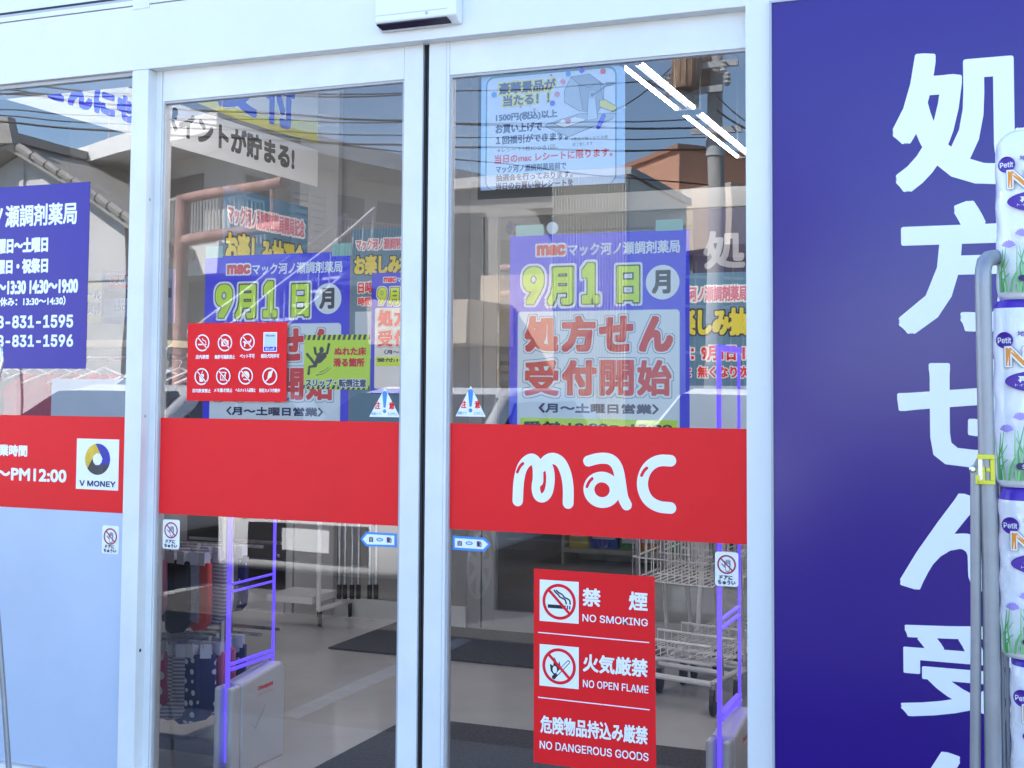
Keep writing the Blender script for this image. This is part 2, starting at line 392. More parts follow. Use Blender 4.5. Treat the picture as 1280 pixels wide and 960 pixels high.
# ================================================================== signs outside
YF = .0295     # face of the fixed pane
YO = GY - .0006  # outer face of the door glass
S = Sheet(YF - .001)
tr, brr = S.uv(112, 227), S.uv(107.5, 461); x1 = (tr[0] + brr[0]) / 2
S.panel([(x1 - .78, brr[1]), (x1, brr[1]), (x1, tr[1]), (x1 - .78, tr[1])], VIO2)
S.text('マック河ノ瀬調剤薬局', (-78, 262), (96, 280), PW, .025)
S.text('月曜日〜土曜日', (-14, 299), (60, 315), PW, .05)
S.text('日曜日・祝祭日', (-14, 325), (60, 341), PW, .05)
S.text('9:30〜13:30 14:30〜19:00', (-22, 352), (97.5, 366), PW, .05)
S.text('（昼休み：13:30〜14:30）', (-12, 372), (82, 381.5), PW, .04)
S.text('058-831-1595', (-22, 395), (91.5, 409.5), PW, .05)
S.text('058-831-1596', (-22, 419), (91.5, 433.5), PW, .05)
S.build('pharmacy_sign', 'violet sign of opening hours and phone numbers on the left window', 'sign')

S = Sheet(YF - .001)
tr, brr = S.uv(156.8, 521.5), S.uv(154.3, 641.5)
S.panel([(-5.12, brr[1]), (-2.894, brr[1]), (-2.894, tr[1]), (-5.12, tr[1])], REDF)
S.text('営業時間', (-12, 555), (34, 571), PW, .045)
S.text('AM10:00〜PM12:00', (-76, 581), (83, 603.5), PW, .05)
S.build('red_band', 'red band on the left window with white opening hours', 'window film', 'red bands across the glass')
S = Sheet(YF - .0022, thick=.0008)
S.pxpanel((96.3, 548), (147.5, 613.3), PW)
S.cur = 'emblem'
c = S.uv(122, 574); Rr = .0545
def vpart(a0, a1, mm, ri=.022):
    out = [(c[0] + Rr * math.cos(R(a0 + (a1 - a0) * i / 24)), c[1] + Rr * math.sin(R(a0 + (a1 - a0) * i / 24))) for i in range(25)]
    p1, p0 = out[-1], out[0]
    tri = lambda a: (c[0] + ri * math.cos(R(a)), c[1] + ri * math.sin(R(a)))
    inn = [tri(a1 - 42), tri(a1 - 95), tri(a0 - 42 - 0)]
    S.poly(out + [(p1[0] * .35 + inn[0][0] * .65, p1[1] * .35 + inn[0][1] * .65)] + inn, mm)
vpart(100, 250, mat('emblem_gold', (.78, .50, .03), .4, var=.25, scale=20)); vpart(-25, 100, mat('emblem_blue', (.03, .025, .35), .4, var=.3, scale=20)); vpart(-142, -20, mat('emblem_grey', (.045, .04, .05), .4, var=.5, scale=20))
tri3 = [(c[0] + .021 * math.cos(R(a)), c[1] + .021 * math.sin(R(a))) for a in (60, 100, 145, 180, 220, 262, 290, 330, 10)]
S.poly(tri3, PW)
S.cur = 'lettering'; S.text('V MONEY', (99.5, 600), (144.5, 609.3), PN, .05)
S.build('payment_sticker', 'white payment sticker with gold, blue and black ring on the red band', 'sticker')

S = Sheet(YF - .0008)
S.panel([(-5.12, .095), (-2.894, .095), (-2.894, brr[1] - .001), (-5.12, brr[1] - .001)], FROST)
S.build('frosted_film', 'pale blue frosted film covering the lower left window', 'window film')

def hand_sticker(d, tl, br, label):
    S = Sheet(d, thick=.0006)
    (x0, z1), (x1, z0) = S.uv(*tl), S.uv(*br); wd = x1 - x0; h = z1 - z0
    S.panel(rrect(x0, x1, z0, z1, wd * .12), PW)
    c = ((x0 + x1) / 2, z1 - wd * .52); r = wd * .40
    S.cur = 'pictogram'
    px_, py_ = c
    for k, (dx, hh) in enumerate(((-.20, .30), (-.02, .42), (.16, .46), (.34, .40))):
        S.stroke([(px_ + r * (dx + .02), py_ - r * .15), (px_ + r * dx, py_ + r * hh)], r * .15, PGREY, px=False)
    S.stroke([(px_ + r * .1, py_ - r * .55), (px_ + r * .1, py_ - r * .05)], r * .5, PGREY, px=False)
    S.stroke([(px_ - r * .05, py_ - r * .4), (px_ - r * .5, py_ + r * .02)], r * .15, PGREY, px=False)
    S.stroke([(px_ + r * .1, py_ - r * .5), (px_ + r * .1, py_ - r * .08)], r * .36, PW, px=False)
    RS = mat('print_crimson', (.38, .015, .04), .5)
    S.ring(c, r, r * .17, RS, uvc=True); a = R(135); q = r * .9
    S.stroke([(px_ + q * math.cos(a), py_ + q * math.sin(a)), (px_ - q * math.cos(a), py_ - q * math.sin(a))], r * .15, RS, px=False)
    S.cur = 'lettering'
    S.text('ドアに', (x0 + wd * .2, z0 + h * .32), (x0 + wd * .76, z0 + h * .19), PK, .05, px=False)
    S.text('ちゅうい', (x0 + wd * .12, z0 + h * .175), (x0 + wd * .88, z0 + h * .045), PK, .05, px=False)
    S.build('hand_sticker', label, 'sticker', 'mind the door stickers')
hand_sticker(YF - .0018, (128, 656.5), (148, 693), 'white no touching sticker on the pale blue frosted film')
hand_sticker(YO, (203.8, 649), (224, 687), 'white no touching sticker at left edge of the left sliding door')
hand_sticker(YO, (893.7, 689.3), (923, 733.8), 'white no touching sticker at right edge of the right sliding door')

# red bands on the doors
S = Sheet(YO, thick=.0004)
def band(x0, x1, label, logo):
    S = Sheet(YO, thick=.0004)
    z1 = Wy(561, 529, YO).z; z0 = Wy(562, 661, YO).z
    S.panel([(x0, z0), (x1, z0), (x1, z1), (x0, z1)], REDF)
    if logo:
        def Z(*p): return [(540 + x / 2.2857, 540 + y / 2.2857) for x, y in p]
        wd = .0345
        S.stroke(Z((245, 196), (247, 140), (258, 95), (284, 73), (303, 90), (303, 140)), wd, PW, smooth=3)
        S.stroke(Z((303, 120), (295, 160), (302, 186), (320, 190), (336, 170), (340, 120), (330, 88), (312, 92)), wd * .8, PW, smooth=3)
        S.stroke(Z((312, 100), (335, 73), (366, 80), (384, 118), (390, 160), (389, 203)), wd, PW, smooth=3)
        S.stroke(Z((447, 83), (478, 74), (512, 76), (532, 100), (540, 150), (545, 188), (556, 208)), wd * .95, PW, smooth=3)
        c = S.uv(540 + 486 / 2.2857, 540 + 165 / 2.2857)
        S.ring(c, .0585, .0345, PW, uvc=True, sq=.92)
        S.stroke(Z((682, 82), (645, 80), (612, 103), (598, 148), (612, 192), (645, 214), (682, 217)), wd * .98, PW, smooth=3)
        for p in (((244, 114), (252, 97), (260, 90)), ((443, 156), (449, 142), (458, 133)), ((599, 124), (606, 110), (614, 103))):
            S.stroke(Z(*p), .009, REDF, smooth=1); 
    S.build('red_band', label, 'window film', 'red bands across the glass')
band(Wy(196.2, 560, YO).x, Wy(500, 560, YO).x - .001, 'plain red band across the left sliding door', False)
band(Wy(560.3, 560, YO).x, -.702, 'red band with white mac lettering across the right sliding door', True)

# eight-symbol red sign on the left door
def ban(S, c, r, m=PW, t=.16, n=36): S.ring(c, r, r * t, m, uvc=True, n=n)
def slash(S, c, r, m, t=.13): a = R(135); S.stroke([(c[0] + r * .88 * math.cos(a), c[1] + r * .88 * math.sin(a)), (c[0] - r * .88 * math.cos(a), c[1] - r * .88 * math.sin(a))], r * t, m, px=False)
S = Sheet(YO, thick=.0006)
S.pxpanel((235, 404.3), (357.6, 502.5), PR)
def z6(x, y): return (220 + x / 4.2667, 380 + y / 4.2667)
cs = [z6(*p) for p in ((141, 207), (262, 207), (382, 203), (504, 202), (139, 387), (255, 385), (375, 384), (504, 386))]
caps = ['店内禁煙', '無許可撮影禁止', 'ペット不可', '補助犬同伴可', '店内飲食禁止', 'メモ書き禁止', 'ヘルメット入店禁止', '防犯カメラ作動中']
RAD = .029
for i, cpx in enumerate(cs):
    c = S.uv(*cpx); r = RAD; u, v = c
    S.cur = 'pictogram#%d' % i
    if i != 3: ban(S, c, r)
    if i == 0:
        S.stroke([(u - r * .55, v - r * .2), (u + r * .5, v - r * .2)], r * .16, PW, px=False); S.stroke([(u + r * .5, v), (u + r * .4, v + r * .25), (u + r * .1, v + r * .3), (u, v + r * .5)], r * .1, PW, px=False, smooth=2)
    if i == 1:
        S.poly(rrect(u - r * .5, u + r * .5, v - r * .4, v + r * .3, r * .1), PW); S.disc((u, v - r * .05), r * .24, PR, uvc=True); S.poly(rrect(u - r * .2, u + r * .2, v + r * .28, v + r * .45), PW)
    if i == 2:
        S.poly([(u - r * .5, v + r * .1), (u - r * .2, v + r * .15), (u + r * .35, v + r * .1), (u + r * .5, v + r * .45), (u + r * .55, v + r * .1), (u + r * .4, v - r * .1), (u + r * .42, v - r * .55), (u + r * .28, v - r * .55), (u + r * .2, v - r * .2), (u - r * .25, v - r * .2), (u - r * .3, v - r * .55), (u - r * .45, v - r * .55), (u - r * .4, v - r * .1), (u - r * .65, v + r * .0)], PW)
    if i == 3:
        S.poly(rrect(u - r * .92, u + r * .92, v - r * 1.15, v + r * 1.12, r * .1), PW); S.poly(rrect(u - r * .82, u + r * .82, v - r * 1.05, v - r * .55), PB)
        S.poly(rrect(u - r * .8, u + r * .8, v - r * .5, v + r * 1.0), PPALE); S.text('ほじょ犬', (u - r * .6, v - r * .62), (u + r * .6, v - r * .98), PW, .03, px=False)
        S.text('Welcome!', (u - r * .6, v + r * .85), (u + r * .6, v + r * .6), PN, .02, px=False)
    if i == 4:
        S.poly([(u - r * .35, v + r * .3), (u + r * .35, v + r * .3), (u + r * .25, v - r * .6), (u - r * .25, v - r * .6)], PW); S.stroke([(u, v + r * .3), (u + r * .15, v + r * .65)], r * .09, PW, px=False)
    if i == 5:
        S.poly(rrect(u - r * .4, u + r * .35, v - r * .5, v + r * .5), PW); S.poly(rrect(u - r * .3, u + r * .25, v - r * .4, v + r * .4), PR); S.stroke([(u + r * .4, v + r * .4), (u - r * .05, v - r * .25)], r * .12, PW, px=False)
    if i == 6:
        S.disc((u, v + r * .05), r * .52, PW, uvc=True); S.poly([(u - r * .4, v - r * .05), (u + r * .15, v - r * .05), (u + r * .15, v - r * .32), (u - r * .45, v - r * .32)], PR)
    if i == 7:
        S.poly([(u - r * .15, v + r * .5), (u + r * .45, v + r * .75), (u + r * .2, v - r * .1), (u - r * .3, v - r * .2)], PW); S.stroke([(u - r * .5, v - r * .55), (u, v - r * .1)], r * .14, PW, px=False)
    if i not in (3, 7): slash(S, c, r, PR, .26); slash(S, c, r, PW, .13)
    S.cur = 'lettering'
    hw = {4: 8.2, 5: 9.2, 7: 12.6, 6: 11.5, 9: 12.5, 8: 12.8}[len(caps[i])]; dy = 17.6
    S.text(caps[i], (cpx[0] - hw, cpx[1] + dy - 2.6), (cpx[0] + hw, cpx[1] + dy + 2.6), PW, .03, n=6)
S.build('rules_sign', 'red sign of eight round white prohibition symbols on the left door', 'sign')

# three-part red prohibition sign on the right door
S = Sheet(YO, thick=.0008)
S.panel([S.uv(667, 952.8), S.uv(820.3, 973), S.uv(818.3, 720.8), S.uv(667.3, 710.6)], PR)
S.cur = 'pictogram'
for k, cc in enumerate(((699, 752.2), (699, 832.8))):
    S.cur = 'pictogram#%d' % k
    S.rect(*(((674.8, 724.2), (723.3, 779.8)), ((674.8, 804.8), (723.5, 861.5)))[k], PW)
    c = S.uv(*cc); r = .0535; u, v = c
    if k == 0:
        S.poly(rrect(u - r * .68, u + r * .25, v - r * .38, v - r * .18), PK)
        for a in (.32, .46, .6): S.poly(rrect(u + r * a, u + r * (a + .07), v - r * .38, v - r * .18), PK)
        for dx in (0, .26):
            S.stroke([(u + r * (.66 - dx * .9), v - r * .08), (u + r * (.64 - dx), v + r * .12), (u + r * (.5 - dx), v + r * .2), (u + r * (.3 - dx), v + r * .26), (u + r * (.2 - dx), v + r * .42), (u + r * (-.02 - dx * .7), v + r * .5), (u - r * (.16 + dx * .5), v + r * .62)], r * .085, PK, px=False, smooth=2)
    else:
        S.poly([(u - r * .2, v - r * .62), (u - r * .5, v - r * .3), (u - r * .55, v + r * .1), (u - r * .35, v + r * .0), (u - r * .3, v + r * .5), (u - r * .05, v + r * .1), (u + r * .02, v + r * .3), (u + r * .12, v - r * .1), (u + r * .0, v - r * .45)], PK)
        S.stroke([(u - r * .3, v - r * .62), (u + r * .55, v + r * .28)], r * .2, PK, px=False); S.stroke([(u - r * .1, v - r * .4), (u + r * .54, v + r * .27)], r * .12, PW, px=False)
        S.disc((u - r * .3, v - r * .62), r * .12, PK, uvc=True); S.disc((u - r * .25, v - r * .2), r * .13, PW, ry=r * .2, uvc=True)
    ban(S, c, r, PR, .17); slash(S, c, r, PR, .16)
S.cur = 'lettering'
S.text('禁', (728.4, 734.5), (751, 759), PW, .03); S.text('煙', (786.3, 739), (809.8, 764.2), PW, .03)
S.text('NO SMOKING', (728.4, 767.3), (810, 783), PW, .02)
S.text('火気厳禁', (729, 816.5), (810, 847), PW, .03); S.text('NO OPEN FLAME', (729, 849.2), (810.8, 866.8), PW, .02)
S.text('危険物品持込み厳禁', (676, 893.5), (810, 931), PW, .026); S.text('NO DANGEROUS GOODS', (675, 925.2), (811, 951.6), PW, .02)
for a, bq in (((673.5, 790.2), (811.3, 803)), ((673.5, 871.3), (812, 887))): S.stroke([a, bq], .003, PW)
S.build('prohibition_sign', 'tall red no smoking, no open flame and no dangerous goods sign', 'sign')

# triangles and arrows
def triangle(d, ap, bl, br, label):
    S = Sheet(d, thick=.0006); A, B, C_ = S.uv(*ap), S.uv(*bl), S.uv(*br)
    B = (B[0], (B[1] + C_[1]) / 2); C_ = (C_[0], B[1]); A = ((B[0] + C_[0]) / 2, A[1]); h = A[1] - B[1]; wd = C_[0] - B[0]
    S.panel([B, C_, A], PW)
    u = A[0]; v = B[1]
    S.stroke([(u, v + h * .80), (u, v + h * .36)], h * .19, PSKY, px=False, w2=h * .09); S.disc((u, v + h * .20), h * .065, PSKY, uvc=True)
    S.text('注', (u - wd * .32, v + h * .52), (u - wd * .14, v + h * .27), PR, .03, px=False); S.text('意', (u + wd * .14, v + h * .52), (u + wd * .32, v + h * .27), PR, .03, px=False)
    S.text('自動ドア', (u - wd * .42, v + h * .16), (u - wd * .12, v + h * .06), PSKY, .01, px=False, n=4); S.text('とびだし', (u + wd * .12, v + h * .16), (u + wd * .42, v + h * .06), PSKY, .01, px=False, n=4)
    S.build('caution_sticker', label, 'sticker', 'triangular caution stickers')
triangle(YO, (480, 484.8), (461.5, 520.8), (500, 521.8), 'white triangle caution sticker beside stile of the left sliding door')
triangle(YO, (586.7, 482.3), (569.4, 520), (607, 521.3), 'white triangle caution sticker beside stile of the right sliding door')
def arrow(pts, inner, tx, label):
    S = Sheet(YO, thick=.0006)
    S.panel([S.uv(*p) for p in pts], PSKY); S.pxpoly(inner, PW)
    c = S.uv(*tx[1]); S.disc(c, .0125, PSKY, ry=.0058, uvc=True, n=24); S.disc(c, .0085, PPALE, ry=.003, uvc=True, n=24)
    S.text('自', *tx[0], PN, .04); S.text('動', *tx[2], PN, .03)
    S.build('arrow_sticker', label, 'sticker', 'blue arrow stickers')
arrow([(450.3, 673.8), (457.5, 683), (496, 684.2), (496, 667), (457.5, 664.8)], [(453.3, 673.9), (459, 680.4), (493, 681.4), (493, 669.6), (459, 667.5)],
      (((461.5, 670.5), (466.5, 677.8)), (474.7, 674.6), ((483.5, 671.3), (489.5, 678.8))), 'blue and white arrow sticker pointing left on the left door')
arrow([(565.8, 687), (605.5, 689.6), (613.6, 680.5), (605.5, 672), (565.8, 669.6)], [(568.6, 684.3), (604, 686.6), (610.2, 680.4), (604, 674.8), (568.6, 672.6)],
      (((572, 675.5), (577.5, 682.5)), (586.5, 679), ((596, 676.2), (602, 684))), 'blue and white arrow sticker pointing right on the right door')

# ================================================================== big violet sign on the right wall
S = Sheet(-.012, thick=.010)
x0 = Wy(966.5, 400, -.012).x; z1 = Wy(966, 4, -.012).z
S.panel([(x0, .1), (x0 + 1.35, .1), (x0 + 1.35, z1), (x0, z1)], VIO)
chars = [('処', 1115, 70, 232, 1300), ('方', 1122, 255, 416, 1300), ('せ', 1121, 449, 587, 1303), ('ん', 1124, 614, 747, 1306), ('受', 1125, 771, 912, 1310), ('付', 1128, 934, 1098, 1316)]
for ch, pl, pt, pb, pr in chars: S.text(ch, (pl, pt), (pr, pb), PW, .036 if ch != '受' else .029, n=56)
for ch, k in (('開', 1), ('始', 2)):
    u0, v0 = S.uv(1126, 934 + 170 * k); S.text(ch, (u0, v0), (u0 + .28, v0 - .28), PW, .042, px=False, n=12)
sg = S.build('wall_sign', 'large violet wall sign with tall white vertical lettering', 'sign')
b = MB()
b.box(x0 - .007, x0 - .0005, -.016, -.0005, .09, z1 + .007, GREYAL); b.box(x0 - .0005, x0 + 1.36, -.016, -.0005, z1 + .0005, z1 + .007, GREYAL); b.box(x0 + 1.3505, x0 + 1.357, -.016, -.0005, .09, z1, GREYAL)
b.build('trim', sg)

# ================================================================== posters behind the door glass
YI = GY + .018
def opening_poster(label):
    S = Sheet(YI, thick=.0012)
    tl, tr, = S.uv(637.6, 296), S.uv(861.8, 285.6); wd = tr[0] - tl[0]; zt = (tl[1] + tr[1]) / 2
    S.panel([(tl[0], zt - wd * 1.414), (tr[0], zt - wd * 1.414), (tr[0], zt), (tl[0], zt)], PB)
    S.text('mac', (671, 306.5), (707, 319), PR, .10, outl=((PW, .24),))
    S.text('マック河ノ瀬調剤薬局', (710, 304.5), (850, 315.8), PW, .025)
    for ch, a, b_ in (('9', (654, 334), (680, 380)), ('月', (685, 334.5), (716, 381)), ('1', (728, 329), (749, 379.5)), ('日', (772, 333), (799, 378))):
        S.text(ch, a, b_, PY_, .045 if ch not in '91' else .06, outl=((PW, .145), (PK, .085)), n=20)
    c = S.uv(828.4, 352.8); S.disc(c, .0515, PW, uvc=True)
    S.text('月', (815, 338), (838.5, 367), PK, .05)
    (a0, b1), (a1, _) = S.uv(647.5, 389.7), S.uv(850, 388)
    S.poly(rrect(a0, a1, zt - wd * 1.36, b1, .012), PPALE)
    S.poly(rrect(a0 + .002, a1 - .002, zt - wd * 1.36 + .002, b1 - .002, .011), PW)
    sh = mat('print_shadow_blue', (.10, .11, .24), .5)
    for ch, l in zip('処方せん', (656, 702, 749, 799)): S.text(ch, (l, 395), (l + 43, 440), PR, .058 if ch not in '受開始' else .038, outl=((sh, .115), (PW, .10)), n=20)
    for ch, l in zip('受付開始', (656, 703, 750, 797)): S.text(ch, (l, 450), (l + 43, 495), PR, .058 if ch not in '受開始' else .038, outl=((sh, .115), (PW, .10)), n=20)
    S.text('〈月〜土曜日営業〉', (674, 503.5), (824, 518), PN, .05)
    S.rect((651, 522), (847, 552), PY_)
    S.text('受付:10:00〜13:00', (655, 526), (841, 540.5), PK, .07)
    return S.build('opening_poster', label, 'poster', 'blue opening posters'), wd, tl, zt
po, PO_W, PO_TL, zt = opening_poster('blue poster of an opening date on the right sliding door under a suction hook')
p2 = dup(po); lt = Wy(257, 321.5, YI); rt2 = Wy(437.8, 316.9, YI)
k = (rt2.x - lt.x) / PO_W
def place(o, src, dst, s):
    o.scale = (s, 1, s); o.location = (dst[0] - src[0] * s, dst[2] if len(dst) > 2 else 0, dst[1] - src[1] * s)
place(p2, PO_TL, (lt.x, lt.z), k)
p2['label'] = 'blue poster of an opening date half covered by the red eight symbol sign'

TAPE = mat('green_tape', (.30, .52, .42), .45)
for i, (a, c, l) in enumerate((((645, 282), (679.5, 294), 'pale green tape at top left of the right door poster'), ((819.5, 275), (853.5, 287.5), 'pale green tape at top right of the right door poster'),
                ((257.5, 308), (278, 322), 'pale green tape at top left of the left door poster'), ((415, 304.5), (439, 319.5), 'pale green tape at top right of the left door poster'))):
    S = Sheet(YI - .0004, thick=.0003); S.pxpanel(a, c, TAPE); S.build('tape_strip', l, 'tape', 'green tape strips')
hk = thing('suction_hook', 'clear round suction hook on the right door glass above the poster', 'hook', Wy(690.5, 285, YI))
b = MB(); p = Wy(690.5, 285, YI - .0008); b.lathe(p, (0, 1, 0), [(.019, 0), (.0185, .002), (.010, .006), (.006, .012)], mat('hook_plastic', (.72, .76, .78), .2)); pch(b, 'cup', hk, smooth=True)
b = MB(); b.tube([p + Vector((0, .012, -.004)), p + Vector((0, .016, -.022)), p + Vector((0, .010, -.03)), p + Vector((0, .008, -.02))], .002, PK); pch(b, 'hook', hk)

# wet floor notice on the left door
S = Sheet(GY + .0105, thick=.0008)
S.pxpanel((380.6, 418.8), (462, 487), PY_)
(x0, z1), (x1, z0) = S.uv(380.6, 418.8), S.uv(462, 487); W_, H_ = x1 - x0, z1 - z0
S.cur = 'hazard_stripes'
for zz0, zz1 in ((z1 - H_ * .095, z1), (z0, z0 + H_ * .075)):
    S.cur = 'hazard_stripe#%d' % (zz1 == z1)
    S.poly([(x0, zz0), (x1, zz0), (x1, zz1), (x0, zz1)], PK); l = S.layer()
    for q in range(13):
        a = x0 + W_ * (q + .1) / 13; d = W_ * .036; sk = W_ * .02
        S.poly([(a, zz0), (a + d, zz0), (min(x1, a + d + sk), zz1), (a + sk, zz1)], PY_, l)
S.cur = 'pictogram'
def f6(x, y): return (220 + x / 4.2667, 380 + y / 4.2667)
S.disc(f6(777, 245), .0085, PK, ry=.0105)
S.stroke([f6(768, 270), f6(742, 325)], .016, PK, w2=.014)
for a in ([f6(788, 268), f6(806, 262), f6(816, 215)], [f6(757, 275), f6(744, 260), f6(741, 235)], [f6(742, 322), f6(720, 292), f6(700, 268)], [f6(746, 330), f6(712, 335), f6(708, 372)], [f6(790, 275), f6(765, 300)]):
    S.stroke(a, .0095 if len(a) == 3 else .02, PK)
S.stroke([f6(750, 380), f6(790, 372), f6(828, 340)], .003, PK, smooth=2, w2=.001); S.stroke([f6(768, 364), f6(795, 355), f6(815, 335)], .0025, PK, smooth=2, w2=.001)
S.cur = 'lettering'
S.text('ぬれた床', (418.5, 434), (458, 444.3), PR, .05); S.text('滑る箇所', (417, 447.5), (455.8, 458.5), PR, .05)
S.text('スリップ・転倒注意', (382.3, 473.5), (458, 484), PN, .04, outl=((PW, .13),))
S.build('wet_floor_sign', 'lime wet floor notice with black slipping figure on the left door', 'sign')

# prize draw poster high on the right door
S = Sheet(YI, thick=.001)
zt_ = Wy(561, 94, YI).z - .004
(pl, _), (pr_, pb_) = S.uv(601, 200), S.uv(781, 233.5)
pb_ = S.uv(690, 233.5)[1]
S.panel([(pl, pb_), (pr_, pb_), (pr_, zt_), (pl, zt_)], mat('poster_ice_blue', (.42, .60, .86), .5))
S.poly(rrect(pl + .02, pr_ - .03, pb_ - .0, zt_ - .012, .03)[0:0] or rrect(pl + .016, pr_ - .026, pb_ + .0005, zt_ - .014, .028), PTEAL)
S.poly(rrect(pl + .021, pr_ - .031, pb_ + .0008, zt_ - .019, .025), mat('poster_pale', (.66, .74, .90), .5))
S.text('豪華景品が', (624, 104), (695, 112.5), PN, .045, outl=((PYE, .15),)); S.text('当たる！！', (629, 119.5), (687, 129), PN, .045, outl=((PYE, .15),))
S.text('1500円(税込)以上', (620, 142.5), (697, 148), PN, .045); S.text('お買い上げで', (619.5, 156), (678, 163.5), PN, .045)
S.text('１回福引ができます。', (620, 170.5), (710, 175), PN, .045); S.text('※レシート1枚につき1回。', (622, 185), (697, 186.2), PGREY, .02, n=4)
S.text('※景品が無くなり次第', (714, 172), (760, 173.3), PGREY, .02, n=4); S.text('終了致します', (716, 178.5), (741, 181.5), PGREY, .02, n=4)
S.text('当日のmac レシートに限ります。', (618.5, 194), (766, 195.5), PR, .04); S.text('マック河ノ瀬調剤薬局前で', (620, 207.5), (708, 211.5), PN, .03)
S.text('抽選会を行っております。', (620, 218.5), (716, 221.5), PN, .03); S.text('当日のお買い物レシートを', (620, 228.5), (717, 232.6), PN, .03)
S.cur = 'illustration'
def z7(x, y): return (540 + x / 3.0476, 40 + y / 3.0476)
DG = mat('print_slate', (.10, .12, .22), .5); LG = mat('print_light_grey', (.42, .48, .58), .5); MG = mat('print_mid_grey', (.30, .35, .45), .5)
def drawn(pts, fill):
    S.pxpoly([z7(*p) for p in pts], fill); S.stroke([z7(*p) for p in pts + pts[:1]], .002, DG)
drawn([(435, 352), (560, 312), (700, 310), (690, 330), (520, 400), (435, 362)], LG); drawn([(465, 350), (545, 322), (590, 335), (505, 366)], PW)
drawn([(505, 225), (530, 172), (600, 160), (655, 200), (655, 268), (630, 310), (560, 300), (505, 268)], LG); drawn([(530, 172), (600, 160), (655, 200), (600, 212), (560, 200)], MG)
drawn([(560, 200), (600, 212), (640, 190), (655, 268), (630, 310), (575, 296)], MG)
drawn([(598, 235), (622, 235), (632, 330), (592, 336)], PPALE); S.disc(z7(612, 240), .012, LG); S.disc(z7(612, 240), .006, DG)
S.stroke([z7(620, 238), z7(665, 205), z7(690, 200)], .005, DG); S.stroke([z7(665, 197), z7(693, 195)], .008, MG)
drawn([(640, 262), (660, 258), (705, 285), (695, 305), (640, 285)], PYE); S.stroke([z7(655, 320), z7(635, 362)], .014, PB)
for p, c_ in (((478, 238), PPINK), ((460, 272), PB), ((500, 190), PPINK), ((572, 147), PB), ((653, 150), PR), ((520, 160), PSKY), ((238, 240), PSKY), ((590, 133), PPINK), ((500, 345), PW), ((520, 340), PPINK)):
    S.disc(z7(*p), .0085, c_)
for p in ((392, 295), (455, 165), (340, 285)): S.disc(z7(*p), .004, PPINK)
S.build('prize_poster', 'pale blue prize draw poster with drawn lottery drum on the right door', 'poster')

# white sheet low on the fixed window
S = Sheet(.0395, thick=.0006)
S.pxpanel((64.8, 473.5), (156.5, 522), mat('paper_sheet', (.60, .64, .74), .5, var=.05, scale=9))
S.build('paper_sheet', 'blank white paper sheet taped inside the left window', 'paper')

